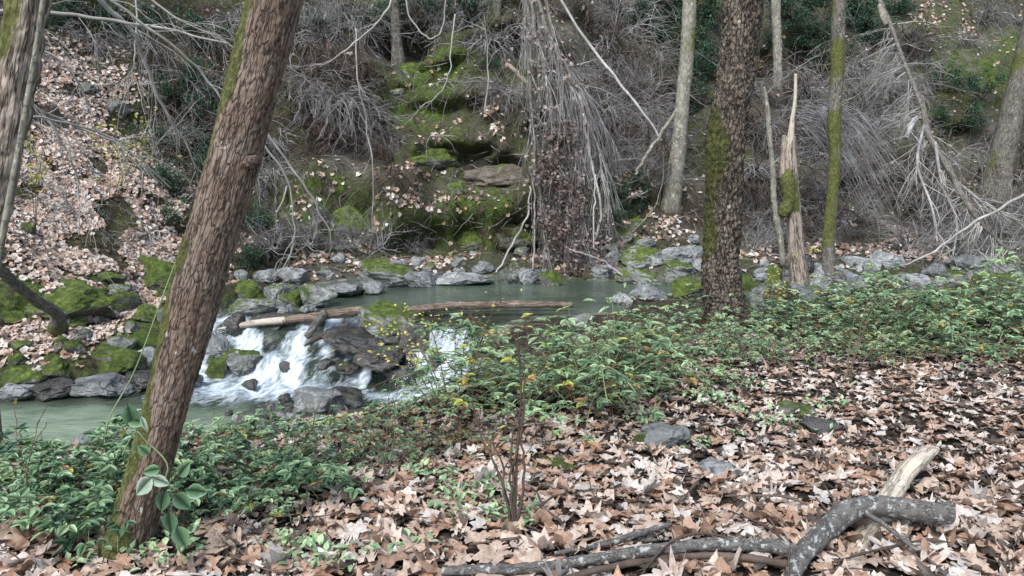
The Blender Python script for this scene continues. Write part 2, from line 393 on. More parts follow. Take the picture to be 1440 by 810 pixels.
def resolve(L):
    o = []
    for px, py, r, s in L:
        p, _ = pix(px, py)
        if p: o.append((p, r, s))
    return o
MP, LP, DP = resolve(MOSSP), resolve(LEAFP), resolve(SHADEP)
def field(L, p):
    s = 0.
    for c, r, k in L:
        d2 = (p[0] - c.x) ** 2 + (p[1] - c.y) ** 2 + (p[2] - c.z) ** 2
        if d2 < r * r * 4: s += k * math.exp(-d2 / (r * r) * 1.4)
    return min(1.5, s)
am, al, ar, ad, ab = [], [], [], [], []
for (x, y, z), f in zip(tv, flagf):
    p = (x, y, z); far = f > 0
    m_ = field(MP, p) if far else 0.
    l_ = field(LP, p) if far else (.9 if y < 6.6 and z > -.3 else .4)
    if far:
        m_ = max(m_, .28 + .55 * fbm(x * .5, y * .5, z * .5 + 9, 3))
        l_ = max(l_, .35)
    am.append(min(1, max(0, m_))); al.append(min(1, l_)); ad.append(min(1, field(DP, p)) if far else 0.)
    n_ = noise.noise(Vector((x * .6, y * .6, z * .6)))
    ar.append(min(1, max(0, (.35 + n_) if far and x > -5 else .0)))
    ab.append(1. if (f <= 0.05 and z < wlevel(x, y) + .02 and y > 6.2) else 0.)
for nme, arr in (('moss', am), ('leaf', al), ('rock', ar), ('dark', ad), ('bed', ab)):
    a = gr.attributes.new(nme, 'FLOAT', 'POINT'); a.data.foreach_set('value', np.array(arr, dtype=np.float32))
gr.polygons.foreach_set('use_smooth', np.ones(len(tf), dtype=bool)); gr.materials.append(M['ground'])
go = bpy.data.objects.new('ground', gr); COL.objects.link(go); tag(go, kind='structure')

# ------------------------------------------------------------------ water
def mat_water():
    m, nt = newmat('creek water'); T = NT(nt)
    v = T.obj(); foam = T.attr('foam')
    mr = T.n('ShaderNodeMapping'); T.l(v, mr.inputs['Vector']); mr.inputs['Rotation'].default_value = (0, 0, .5); vf = mr.outputs[0]
    st = T.noise(T.map(vf, (6, 2.4, 3)), 1.3, 5, .6)
    fine = T.noise(T.map(vf, (22, 7, 9)), 1, 4, .6)
    ff = T.math('ADD', T.math('MULTIPLY', foam, 1.6), T.math('SUBTRACT', T.math('ADD', T.math('MULTIPLY', st, 1.7), T.math('MULTIPLY', fine, .8)), 2.0))
    ff = T.math('MULTIPLY', ff, .95, True)
    ff = T.math('MULTIPLY', ff, T.ramp(foam, [(.02, 0.), (.15, 1.)]))
    rip = T.noise(T.map(v, (1.2, 3., 1)), 2.4, 5, .6)
    h = T.math('ADD', T.math('MULTIPLY', rip, .6), T.math('MULTIPLY', T.math('MULTIPLY', fine, foam), 1.0))
    nrm = T.bump(h, .75, .06)
    body = T.n('ShaderNodeBsdfPrincipled')
    deep = T.ramp(T.noise(v, .9, 4), [(.35, (.05, .075, .055)), (.6, (.1, .135, .1))])
    T_pool = T.ramp(T.noise(T.map(v, (1, 2.5, 1)), 1.6, 5), [(.35, (.17, .23, .17)), (.6, (.3, .38, .28))])
    deep = T.mix(T.attr('pool'), deep, T_pool)
    T.l(deep, body.inputs['Base Color'])
    body.inputs['Roughness'].default_value = .06; body.inputs['IOR'].default_value = 1.33; T.l(nrm, body.inputs['Normal'])
    tr = T.n('ShaderNodeBsdfTransparent'); tr.inputs[0].default_value = (.62, .78, .66, 1)
    gl = T.n('ShaderNodeBsdfGlossy'); gl.inputs['Roughness'].default_value = .06; T.l(nrm, gl.inputs['Normal'])
    fr = T.n('ShaderNodeFresnel'); fr.inputs[0].default_value = 1.33; T.l(nrm, fr.inputs['Normal'])
    m0 = T.n('ShaderNodeMixShader'); T.l(fr.outputs[0], m0.inputs[0]); T.l(tr.outputs[0], m0.inputs[1]); T.l(gl.outputs[0], m0.inputs[2])
    m1 = T.n('ShaderNodeMixShader'); T.l(T.attr('murk'), m1.inputs[0]); T.l(m0.outputs[0], m1.inputs[1]); T.l(body.outputs[0], m1.inputs[2])
    fo = T.n('ShaderNodeBsdfPrincipled'); fo.inputs['Roughness'].default_value = .5
    T.l(T.ramp(fine, [(.32, (.34, .43, .5)), (.48, (.56, .66, .73)), (.64, (.82, .88, .92))]), fo.inputs['Base Color']); T.l(T.bump(T.math('ADD', st, fine), .6, .04), fo.inputs['Normal'])
    m2 = T.n('ShaderNodeMixShader'); T.l(ff, m2.inputs[0]); T.l(m1.outputs[0], m2.inputs[1]); T.l(fo.outputs[0], m2.inputs[2])
    o = T.n('ShaderNodeOutputMaterial'); T.l(m2.outputs[0], o.inputs[0])
    return m
M['water'] = mat_water()
wv, wf, wfo, wmu, wpo = [], [], [], [], []; idx = {}
st = .065
xs = [(-16 + i * .2) for i in range(45)] + [(-7 + i * st) for i in range(int(8.5 / st))] + [(1.5 + i * .15) for i in range(24)]
yw = [4.6 + j * .07 for j in range(int(13.5 / .07))]
def foam_at(x, y):
    t, yt, yb = water_t(x, y)
    c = 0.
    if -5.4 < x < -2.1:      # left fall: broad, two steps
        c = sstep(yb - .25, yb + .1, y) * (1 - sstep(yt - .35, yt + .25, y))
        c *= .5 + .5 * sstep(-.15, .35, noise.noise(Vector((x * 3.2, y * .9, 3))) + .08)
        # the slab of smooth dark water in its middle
        c *= 1 - .55 * math.exp(-((x + 3.75) / .45) ** 2 - ((y - 11.75) / .3) ** 2)
    if -1.8 < x < .5:
        c = max(c, 1.15 * sstep(yb - .3, yb, y) * (1 - sstep(yt - .1, yt + .12, y)) * sstep(-1.5, -1.25, x + .1 * math.sin(y * 9)) * (1 - sstep(-.75, -.45, x)) * (.62 + .38 * sstep(-.2, .3, noise.noise(Vector((x * 4, y * 1.5, 8))))))
    # plume of both falls flowing down-left
    d1 = math.hypot((x + 3.7) / 1.5, (y - 10.3) / .75); c = max(c, .95 * math.exp(-d1 * d1 * .8))
    d1 = math.hypot((x + 4.4) / 1.3, (y - 9.7) / .5); c = max(c, .62 * math.exp(-d1 * d1))
    d2 = math.hypot((x + 1.2) / 1.2, (y - 9.9) / .45); c = max(c, .95 * math.exp(-d2 * d2))
    if y < 9.9: c = max(c, .42 * sstep(.05, .4, noise.noise(Vector((x * 1.1, y * 5, 6)))) * sstep(8.1, 9.4, y) * sstep(-6.5, -4.5, x))
    d3 = math.hypot((x + 2.3) / 1.4, (y - 10.15) / .45); c = max(c, .62 * math.exp(-d3 * d3))
    return c
for x in xs:
    for y in yw:
        n = sdist(NEAR, x, y); f = sdist(FAR, x, y)
        if n > -.5 and f < .45:
            idx[(x, y)] = len(wv)
            fo = foam_at(x, y); z = wlevel(x, y) if y > 5.5 else ZL
            z += .012 * noise.noise(Vector((x * 1.3, y * 3, 2)))
            z += fo * (.12 * fbm(x * 3, y * 2., 4, 3) + .015 * noise.noise(Vector((x * 14, y * 5, 1))))
            wv.append((x, y, z)); wfo.append(fo)
            up = sstep(12.1, 12.6, y)
            wpo.append(1. if y < 9.2 else max(0, 1 - (y - 9.2) / .7))
            lowmurk = lerp(.68, .2, sstep(8.6, 9.8, y + .25 * fbm(x, y, 0, 2))) 
            if x > -3.4 and y < 9.8: lowmurk *= .5
            wmu.append(max(.78 * up, lowmurk if y < 12 else 0))
for a, b in zip(xs, xs[1:]):
    for c, d in zip(yw, yw[1:]):
        k = [(a, c), (b, c), (b, d), (a, d)]
        if all(q in idx for q in k): wf.append(tuple(idx[q] for q in k))
me = bpy.data.meshes.new('water'); me.from_pydata(wv, [], wf)
for nme, arr in (('foam', wfo), ('murk', wmu), ('pool', wpo)):
    a = me.attributes.new(nme, 'FLOAT', 'POINT'); a.data.foreach_set('value', np.array(arr, dtype=np.float32))
me.polygons.foreach_set('use_smooth', np.ones(len(wf), dtype=bool)); me.materials.append(M['water'])
wo = bpy.data.objects.new('creek_water', me); COL.objects.link(wo); tag(wo, kind='structure')
WBVH = BVHTree.FromPolygons(wv, wf)
def surf(px, py):
    """nearest of ground / water seen through a pixel"""
    r_ = ray(px, py).normalized(); h = BVH.ray_cast(CAM, r_); w = WBVH.ray_cast(CAM, r_)
    if w[0] is not None and (h[0] is None or w[3] < h[3]): return w[0]
    return h[0]

# ------------------------------------------------------------------ light
SUN_EL, SUN_AZ = 50, 205      # azimuth clockwise from +Y
wd = bpy.data.worlds.new('World'); SC.world = wd; wd.use_nodes = True
nt = wd.node_tree; nt.nodes.clear(); T = NT(nt)
sky = T.n('ShaderNodeTexSky', sky_type='NISHITA'); sky.sun_disc = False
sky.sun_elevation = R(SUN_EL); sky.sun_rotation = R(SUN_AZ)
bg = T.n('ShaderNodeBackground'); bg.inputs[1].default_value = .15
hs = T.n('ShaderNodeHueSaturation'); hs.inputs['Saturation'].default_value = .75; hs.inputs['Value'].default_value = 1.9; T.l(sky.outputs[0], hs.inputs['Color'])
T.l(hs.outputs[0], bg.inputs[0]); ow = T.n('ShaderNodeOutputWorld'); T.l(bg.outputs[0], ow.inputs[0])
ld = bpy.data.lights.new('sun', 'SUN'); ld.energy = 5.; ld.angle = R(26); ld.color = (1., .975, .94)
lo = bpy.data.objects.new('sun', ld); COL.objects.link(lo)
sd = Vector((math.sin(R(SUN_AZ)) * math.cos(R(SUN_EL)), math.cos(R(SUN_AZ)) * math.cos(R(SUN_EL)), math.sin(R(SUN_EL))))
lo.rotation_euler = sd.to_track_quat('Z', 'Y').to_euler(); lo.location = (0, -5, 20)
SC.view_settings.view_transform = 'Standard'; SC.view_settings.look = 'None'; SC.view_settings.exposure = 0
# ================================================================== THINGS
ORD = ['leftmost', 'second from the left', 'third from the left', 'fourth from the left', 'fifth from the left', 'sixth from the left', 'seventh from the left',
       'eighth from the left', 'ninth from the left', 'tenth from the left', 'eleventh from the left', 'twelfth from the left', 'thirteenth from the left', 'fourteenth from the left', 'fifteenth from the left', 'sixteenth from the left']
def number(objs, what, where=''):
    """order look-alikes by where they stand and label each"""
    objs = sorted(objs, key=lambda o: proj(Vector(o.location))[0])
    n = len(objs)
    for i, o in enumerate(objs):
        if n == 1: s_ = f'{what} {where}'
        else:
            w = ORD[i] if i < n - 1 else 'rightmost'
            s_ = f'{what} {where}, {w}'
        if len(s_.split()) > 15: s_ = s_.replace('from the left', 'from left')
        o['label'] = s_; assert len(s_.split()) <= 16, s_

def curve_pts(P, n):
    """Catmull-Rom through control points P -> n points (Vectors), tuples may carry radius as 4th"""
    P = [tuple(p) for p in P]; Q = [P[0]] + P + [P[-1]]; out = []; segs = len(P) - 1
    for i in range(n):
        t = i / (n - 1) * segs; k = min(int(t), segs - 1); t -= k
        a, b, c, d = Q[k:k + 4]
        out.append(tuple(.5 * ((2 * b[j]) + (-a[j] + c[j]) * t + (2 * a[j] - 5 * b[j] + 4 * c[j] - d[j]) * t * t + (-a[j] + 3 * b[j] - 3 * c[j] + d[j]) * t ** 3) for j in range(len(b))))
    return out
def wob(c, f, a):
    return a * noise.noise(Vector((c[0] * f + c[2] * .7, c[1] * f, c[2] * f * .35)))
def vor_crack(c, sx, sz):
    d, _ = noise.voronoi(Vector((c[0] * sx, c[1] * sx, c[2] * sz + .3 * noise.noise(Vector(c) * 9))))
    return min(1., (d[1] - d[0]) * 3.2)

def trunk(name, ctrl, Y, mat, label, sides=40, rings=160, moss=None, disp=None, cat='tree', extra=0, group=None, flare=None):
    """ctrl: list of (px,py,width_px) top->bottom order irrelevant; Y: distance or list"""
    C3 = []
    for i, (px, py, w) in enumerate(ctrl):
        y = Y[i] if hasattr(Y, '__len__') else Y
        p = at(px, py, y); C3.append((p.x, p.y, p.z, w * .5 * (p - CAM).length / F * .93))
    pts = curve_pts(C3, rings)
    base = Vector(pts[0][:3])
    root = empty(name, base, label, cat, group)
    mb = MB(); mb.tube([Vector(p[:3]) - base for p in pts], [p[3] for p in pts], sides, (lambda q, d, L: moss(q + base, d, L)) if moss else None, disp)
    mb.build('trunk', mat, root)
    return root, pts

def world_parent(root, o):
    o.parent = root

# ---------------- leaning foreground tree
def fdisp(c, d):
    w = Vector((noise.noise(Vector(c) * 7), noise.noise(Vector(c) * 7 + Vector((5, 0, 0))), 0)) * .03
    return -.004 * (1 - vor_crack((c[0] + w.x, c[1] + w.y, c[2]), 46, 9)) + .012 * noise.noise(Vector((c[0] * 8, c[1] * 8, c[2] * 2))) + .004 * noise.noise(Vector(c) * 60)
def fmoss(q, d, L):
    left = -d.x * 1.12 + d.y * .1
    m = max(0, left) * 1.0
    z = q.z
    m *= 1.25 if z < 1.1 else .95
    m += .35 * math.exp(-((z - 2.2) / .14) ** 2) * max(0, -d.x + .5) + .4 * math.exp(-((z - .55) / .1) ** 2) * max(0, .6 - d.x) + .25 * math.exp(-((z - .0) / .25) ** 2)
    return max(0., m - .1 + .8 * noise.noise(Vector((q.x * 8, q.y * 8, q.z * 4.5)))) * 1.3 if m > .12 else 0.
root, fpts = trunk('leaning_tree', [(164, 815, 82), (177, 773, 66), (197, 700, 57), (226, 600, 55), (252, 500, 61), (277, 400, 69), (307, 300, 70), (335, 200, 71), (360, 100, 72), (385, 0, 72), (420, -160, 66), (450, -320, 60)],
    [3.12, 3.1, 3.12, 3.14, 3.17, 3.2, 3.22, 3.26, 3.28, 3.3, 3.35, 3.4], M['bark_fissured'], 'large reddish brown trunk leaning right in the near foreground, mossy on its left side', 110, 560, fmoss, fdisp)
lean_root = root
# knot scar and burl, bark flakes
base = Vector(root.location)
mb = MB()
lean_trunk = [o for o in bpy.data.objects if o.parent == root][0]
for (px, py, s_) in ((346, 228, .032),):
    c = at(px, py, 3.08); ring = []
    for k in range(9):
        a = k / 8 * math.pi * 2
    q = c - base
    mb.tube([q + Vector((0, .1, 0)), q + Vector((0, .03, .0)), q + Vector((.002, -.0, -.002))], [s_ * .9, s_ * .8, s_ * .35], 14, disp=lambda c_, d: .008 * noise.noise(Vector(c_) * 70))
mb.build('knot', M['bark_fissured'], lean_trunk)

# ---------------- dark plated tree in the middle
def ddisp(c, d):
    w = Vector((noise.noise(Vector(c) * 5), noise.noise(Vector(c) * 5 + Vector((5, 0, 0))), noise.noise(Vector(c) * 4))) * .07
    return -.024 * (1 - vor_crack((c[0] + w.x, c[1] + w.y, c[2] + w.z), 19, 9)) + .03 * noise.noise(Vector((c[0] * 6, c[1] * 6, c[2] * 2))) + .012 * noise.noise(Vector(c) * 26)
def dmoss(q, d, L):
    m = .5 * math.exp(-((q.z - 1.9) / .5) ** 2) * max(0, .7 - d.x) + .45 * math.exp(-((q.z - 1.0) / .3) ** 2) * max(0, -d.x + .3)
    return m + .12 * max(0, -d.x) + .4 * math.exp(-((q.z) / .3) ** 2)
trunk('rough_barked_tree', [(1018, 478, 80), (1018, 440, 64), (1016, 400, 60), (1013, 360, 55), (1017, 300, 54), (1022, 200, 55), (1034, 100, 53), (1045, 0, 54), (1060, -150, 50), (1078, -340, 44)], 8.3,
      M['bark_plated'], 'thick upright trunk with dark scaly bark rising from the green brambles', 64, 420, dmoss, ddisp)

# ---------------- thinner trunks on the far side
def allmoss(a, side=0.):
    return lambda q, d, L: a + .35 * noise.noise(Vector((q.x * 2, q.y, q.z * 1.3))) + side * max(0, -d.x)
def tdisp(c, d): return .02 * noise.noise(Vector(c) * 9) + .012 * noise.noise(Vector(c) * 25)
def footpix(px, py):
    p = surf(px, py); return p
def far_trunk(name, ctrl, mat, label, moss, extraY=.12, cat='tree', sides=18, rings=120, group=None, disp=tdisp, tilt=0):
    p = surf(ctrl[0][0], ctrl[0][1]); Y0 = p.y - extraY
    n = len(ctrl)
    Ys = [Y0 + tilt * i / (n - 1) for i in range(n)]
    # sink the foot
    c0 = ctrl[0]; ctrl = [(c0[0], c0[1] + 10, c0[2] * 1.35)] + list(ctrl); Ys = [Y0 + .25] + Ys
    return trunk(name, ctrl, Ys, mat, label, sides, rings, moss, disp, cat, group=group)
far_trunk('pale_tree', [(944, 288, 30), (948, 255, 26), (955, 200, 22), (959, 150, 20), (966, 80, 20), (970, 0, 19), (975, -120, 18), (983, -300, 15)], M['bark_pale'],
          'slim pale lichened trunk standing left of the thick scaly trunk', lambda q, d, L: .42 * math.exp(-((q.z - 5.3) / .7) ** 2) + .2 * max(0, d.x) + .3 * math.exp(-L * L))
far_trunk('mossy_tree', [(1166, 390, 20), (1165, 340, 17), (1170, 280, 16), (1174, 220, 15), (1173, 170, 18), (1177, 100, 17), (1180, 0, 17), (1185, -150, 15), (1188, -300, 12)], M['bark_grey'],
          'thin upright trunk furred with green moss right of the snag', lambda q, d, L: .4 + .15 * sstep(1.5, 3, q.z) + .75 * noise.noise(Vector((q.x * 2, q.y, q.z * 1.3))), tilt=0)
far_trunk('small_tree', [(1094, 118, 13), (1093, 60, 12), (1091, 0, 12), (1090, -150, 10)], M['bark_pale'], 'short visible pale trunk behind the bleached snag near the top edge', lambda q, d, L: .5 * max(0, 1 - L / 1.6))
far_trunk('distant_tree', [(561, 92, 22), (557, 50, 15), (556, 0, 14), (552, -160, 12)], M['bark_grey'], 'dark trunk rooted on the upper bank above the green mossy ledge', lambda q, d, L: .4 * max(0, 1 - L))
far_trunk('distant_tree', [(696, 52, 14), (699, 20, 12), (702, -40, 12), (706, -180, 10)], M['bark_grey'], 'mossy trunk at the top edge left of the hanging dead stems', allmoss(.45))
far_trunk('slanting_tree', [(1398, 275, 44), (1404, 240, 32), (1414, 200, 28), (1425, 150, 26), (1440, 90, 25), (1462, 0, 24), (1500, -160, 20)], M['bark_grey'],
          'grey trunk leaning right on the bank at the right edge', allmoss(.25, .2))
# ---------------- left edge tree, mossy, broken look; bare pole before it
def lmoss(q, d, L): return (.85 * math.exp(-((q.z - 2.63) / .42) ** 2)) * max(0, .75 - .6 * d.x)
trunk('mottled_tree', [(-58, 520, 46), (-42, 420, 46), (-24, 340, 46), (-6, 250, 46), (10, 170, 48), (24, 90, 48), (37, 20, 46), (48, -60, 44), (66, -200, 40)], 4.9,
      M['dead_wood'], 'mottled trunk cut by the left edge with a dark moss pad', 60, 260, lmoss, lambda c, d: -.012 * (1 - vor_crack(c, 30, 6)) + .02 * noise.noise(Vector(c) * 7))
p0 = at(-14, 480, 4.4)
mb = MB(); P = [at(px, py, 4.45) for px, py in ((-16, 470), (-6, 390), (4, 330), (17, 260), (30, 190), (44, 110), (55, 40), (64, -20), (80, -120))]
P = [Vector(p) for p in curve_pts(P, 40)]
b0 = drop(P[0].x, P[0].y)[0]; P = [b0 - Vector((0, 0, .05))] + P
mb.tube(P, [.021 - .0002 * i for i in range(len(P))], 10, None, lambda c, d: .002 * noise.noise(Vector(c) * 40))
o = mb.build('bare_pole', M['bark_pale'], None, P[0]); tag(o, 'slender grey green leaning stem in front of the mottled trunk', 'sapling')

# ---------------- snags
def snag(name, ctrl, label, moss=None, splinter=None, Yo=.1):
    p = surf(*ctrl[0][:2]); Y0 = p.y - Yo
    C3 = []
    for px, py, w in ctrl:
        q = at(px, py, Y0); C3.append((q.x, q.y, q.z, w * .5 * (q - CAM).length / F * .95))
    pts = curve_pts(C3, 90); base = Vector(pts[0][:3]) - Vector((0, 0, .1))
    root = empty(name, base, label, 'dead tree')
    mb = MB()
    mb.tube([Vector(p[:3]) - base for p in pts], [p[3] for p in pts], 26, (lambda q, d, L: moss(q + base, d, L)) if moss else None,
            lambda c, d: .022 * noise.noise(Vector((c[0] * 16, c[1] * 16, c[2] * .9))) + .01 * noise.noise(Vector((c[0] * 50, c[1] * 50, c[2] * 2))))
    mb.build('trunk', M['dead_wood'], root)
    if splinter:
        for ctrl2, m_ in splinter:
            C3 = []
            for px, py, w in ctrl2:
                q = at(px, py, Y0 - .02); C3.append((q.x, q.y, q.z, w * .5 * (q - CAM).length / F))
            pp = curve_pts(C3, 40); mb = MB()
            mb.tube([Vector(p[:3]) - base for p in pp], [p[3] for p in pp], 9, None, lambda c, d: .008 * noise.noise(Vector((c[0] * 40, c[1] * 40, c[2] * 2))))
            mb.build('splinter', m_, root)
    return root, base, Y0
sn, sb, sy = snag('broken_snag', [(1126, 408, 28), (1122, 370, 23), (1117, 320, 20), (1113, 270, 19), (1110, 225, 20), (1110, 192, 15)], 'broken brown snag with a tall bleached splinter standing behind the brambles',
     lambda q, d, L: 1.1 * math.exp(-((q.z - at(0, 275, 13).z) / .32) ** 4) * (.8 if d.x < .6 else 0), None)
for ctrl2, m_ in (([(1101, 250, 9), (1102, 215, 8), (1103, 190, 5)], M['dead_wood']), ([(1108, 235, 9), (1111, 200, 9), (1114, 170, 6), (1118, 140, 4.5), (1119, 104, 4)], M['bleached_wood'])):
    C3 = []
    for px, py, w in ctrl2:
        q = at(px, py, sy - .05); C3.append((q.x, q.y, q.z, w * .5 * (q - CAM).length / F))
    pp = curve_pts(C3, 40); mb = MB()
    mb.tube([Vector(p[:3]) - sb for p in pp], [p[3] for p in pp], 9, None, lambda c, d: .008 * noise.noise(Vector((c[0] * 40, c[1] * 40, c[2] * 2))))
    mb.build('splinter', m_, sn)
# moss pad on the snag
mb = MB(); q0 = at(1104, 240, sy - .14); q1 = at(1102, 300, sy - .14)
pp = curve_pts([tuple(at(1111, 238, sy - .1)) + (.05,), tuple(at(1107, 255, sy - .12)) + (.11,), tuple(at(1109, 280, sy - .12)) + (.1,), tuple(at(1103, 298, sy - .12)) + (.1,), tuple(at(1101, 306, sy - .1)) + (.03,)], 30)
mb.tube([Vector(p[:3]) - sb for p in pp], [p[3] for p in pp], 20, lambda q, d, L: 1., lambda c, d: .03 * noise.noise(Vector(c) * 18) + .015 * noise.noise(Vector(c) * 50))
mb.build('moss_pad', M['bark_grey'], [o for o in bpy.data.objects if o.parent == sn and o.name.startswith('trunk')][0])
far_trunk('bare_snag', [(1101, 370, 8), (1097, 335, 9), (1089, 290, 8), (1087, 240, 7), (1082, 190, 7), (1079, 150, 6), (1074, 122, 3)], M['bark_pale'], 'thin silvery dead stem just left of the broken brown snag', None, cat='dead tree', sides=10, rings=60)

# ---------------- logs over the creek
def log(name, ctrl, mat, label, cat='log', sides=20, rings=70, moss=None, disp=None, parts=()):
    """ctrl: (px,py,Y,width_px)"""
    C3 = []
    for px, py, Y, w in ctrl:
        q = at(px, py, Y); C3.append((q.x, q.y, q.z, w * .5 * (q - CAM).length / F))
    pts = curve_pts(C3, rings); base = Vector(pts[0][:3])
    if not parts:
        mb = MB(); mb.tube([Vector(p[:3]) for p in pts], [p[3] for p in pts], sides, moss, disp or (lambda c, d: .02 * noise.noise(Vector(c) * 8) + .006 * noise.noise(Vector((c[0] * 40, c[1] * 40, c[2] * 4)))))
        o = mb.build(name, mat, None, base); return tag(o, label, cat)
    root = empty(name, base, label, cat)
    mb = MB(); mb.tube([Vector(p[:3]) - base for p in pts], [p[3] for p in pts], sides, moss, disp or (lambda c, d: .02 * noise.noise(Vector(c) * 8)))
    mb.build('trunk', mat, root)
    for nm, m_, c2 in parts:
        C3 = []
        for px, py, Y, w in c2:
            q = at(px, py, Y); C3.append((q.x, q.y, q.z, w * .5 * (q - CAM).length / F))
        pp = curve_pts(C3, max(8, 6 * len(C3))); mb = MB()
        mb.tube([Vector(p[:3]) - base for p in pp], [p[3] for p in pp], 12, None, lambda c, d: .008 * noise.noise(Vector(c) * 12))
        mb.build(nm, m_, root)
    return root
log('fallen_log', [(398, 451, 11.75, 11), (425, 448, 11.8, 12), (455, 444, 11.8, 13), (485, 440, 11.85, 13), (520, 436, 11.9, 12)], M['log_bark'], 'broken log with a pale splintered end above the left cascade', parts=[
    ('splinter', M['bleached_wood'], [(306, 463, 11.6, 2), (330, 459, 11.65, 7), (362, 454, 11.7, 9), (402, 450, 11.75, 11)]),
    ('branch', M['bark_grey'], [(456, 442, 11.75, 13), (448, 450, 11.5, 11), (436, 468, 11.25, 10), (430, 474, 11.2, 9)])])
log('fallen_log', [(545, 440, 12.15, 8), (580, 436, 12.2, 11), (620, 432, 12.3, 12), (680, 429, 12.4, 11), (740, 428, 12.5, 10), (805, 429, 12.7, 8)], M['log_bark'], 'long brown log lying across the creek at the pool outlet', moss=lambda q, d, L: .25 * max(0, d.z))
log('dark_stick', [(428, 486, 11.0, 3), (450, 474, 11.2, 8), (475, 462, 11.4, 9), (490, 458, 11.5, 7)], M['twig_dark'], 'dark pointed stick poking left from the black boulder', 'stick', 8, 14)

# ---------------- foreground dead branches
def glog(name, ctrl, mat, label, cat='branch', **k):
    """ctrl: (px,py,lift,width): points over the ground"""
    C = []
    for px, py, lift, w in ctrl:
        p, _ = pix(px, py); r_ = ray(px, py).normalized()
        if lift: p = p - r_ * (lift / max(.2, -r_.z))
        C.append((px, py, p.y, w))
    return log(name, C, mat, label, cat, **k)
dsp = lambda c, d: .007 * noise.noise(Vector(c) * 11) + .004 * noise.noise(Vector(c) * 25) + .002 * noise.noise(Vector(c) * 70)
glog('dead_branch', [(1112, 812, .05, 20), (1128, 782, .07, 23), (1148, 758, .09, 25), (1170, 738, .1, 27), (1198, 718, .12, 29), (1238, 712, .11, 24), (1285, 718, .1, 26), (1336, 722, .09, 25)], M['lichen_bark'], 'thick crooked grey branch with a cut round end over the leaves', rings=110, sides=26, disp=dsp,
     parts=[('branch', M['lichen_bark'], [(1133, 776, .0, 1), (1120, 782, .0, 1)])] if False else ())
def gparts(ctrl):
    C = []
    for px, py, lift, w in ctrl:
        p, _ = pix(px, py); r_ = ray(px, py).normalized(); p = p - r_ * (lift / max(.2, -r_.z)); C.append((px, py, p.y, w))
    return C
glog('dead_branch', [(622, 803, .05, 13), (700, 801, .06, 14), (770, 796, .06, 14), (850, 784, .065, 15), (940, 771, .07, 16), (1010, 765, .075, 16), (1080, 768, .07, 18), (1128, 780, .06, 20)], M['lichen_bark'], 'long lichen spotted branch lying along the bottom edge', rings=120, sides=20, disp=dsp)
glog('dead_branch', [(760, 826, .03, 8), (830, 804, .06, 9), (900, 790, .05, 9), (980, 782, .06, 9), (1060, 786, .06, 10), (1130, 798, .06, 11)], M['twig_dark'], 'thin brown branch curving below the long lichen spotted branch', rings=70, sides=12, disp=dsp)
glog('dead_branch', [(780, 778, .05, 6), (850, 765, .06, 8), (905, 748, .07, 9), (945, 737, .08, 6)], M['lichen_bark'], 'short dark forked branch on the leaves left of the crooked branch', rings=50, sides=12, disp=dsp,
     parts=[('branch', M['lichen_bark'], gparts([(850, 765, .03, 8), (900, 760, .03, 7), (940, 757, .02, 4)]))])
glog('dead_branch', [(1140, 737, .03, 12), (1165, 735, .05, 14), (1190, 728, .06, 12)], M['twig_dark'], 'dark stub tucked behind the crook of the thick branch', rings=24, sides=12, disp=dsp)
glog('split_branch', [(1190, 800, -.0, 22), (1207, 768, .0, 25), (1228, 738, .0, 24), (1250, 702, .03, 24), (1268, 672, .1, 22), (1284, 654, .15, 21), (1302, 640, .19, 17), (1318, 631, .21, 7)], M['bleached_wood'], 'pale bleached split wood propped behind the thick crooked branch', rings=70, sides=14,
     disp=lambda c, d: .006 * noise.noise(Vector((c[0] * 60, c[1] * 60, c[2] * 3))) + .004 * noise.noise(Vector(c) * 20))
glog('twig', [(1216, 720, .14, 7), (1252, 744, .1, 6), (1290, 775, .06, 6), (1335, 812, .02, 5)], M['lichen_bark'], 'straight thin twig running down right from the thick crooked branch', rings=24, sides=8, disp=dsp)
glog('twig', [(1148, 700, .1, 2.5), (1162, 716, .1, 3), (1175, 735, .05, 3), (1190, 765, .05, 3), (1180, 800, .02, 3)], M['twig_dark'], 'wiry dark twig looping over the crook of the thick branch', rings=24, sides=6)
glog('twig', [(1020, 697, .05, 2.5), (1070, 697, .06, 3), (1110, 700, .06, 3), (1150, 716, .04, 3)], M['twig_dark'], 'thin dark twig lying level above the lichen spotted branch', rings=24, sides=6)
glog('twig', [(1060, 700, .06, 2), (1085, 735, .05, 3), (1105, 770, .05, 3), (1135, 800, .04, 4)], M['twig_dark'], 'thin dark twig crossing the joint of the two branches', rings=24, sides=6)
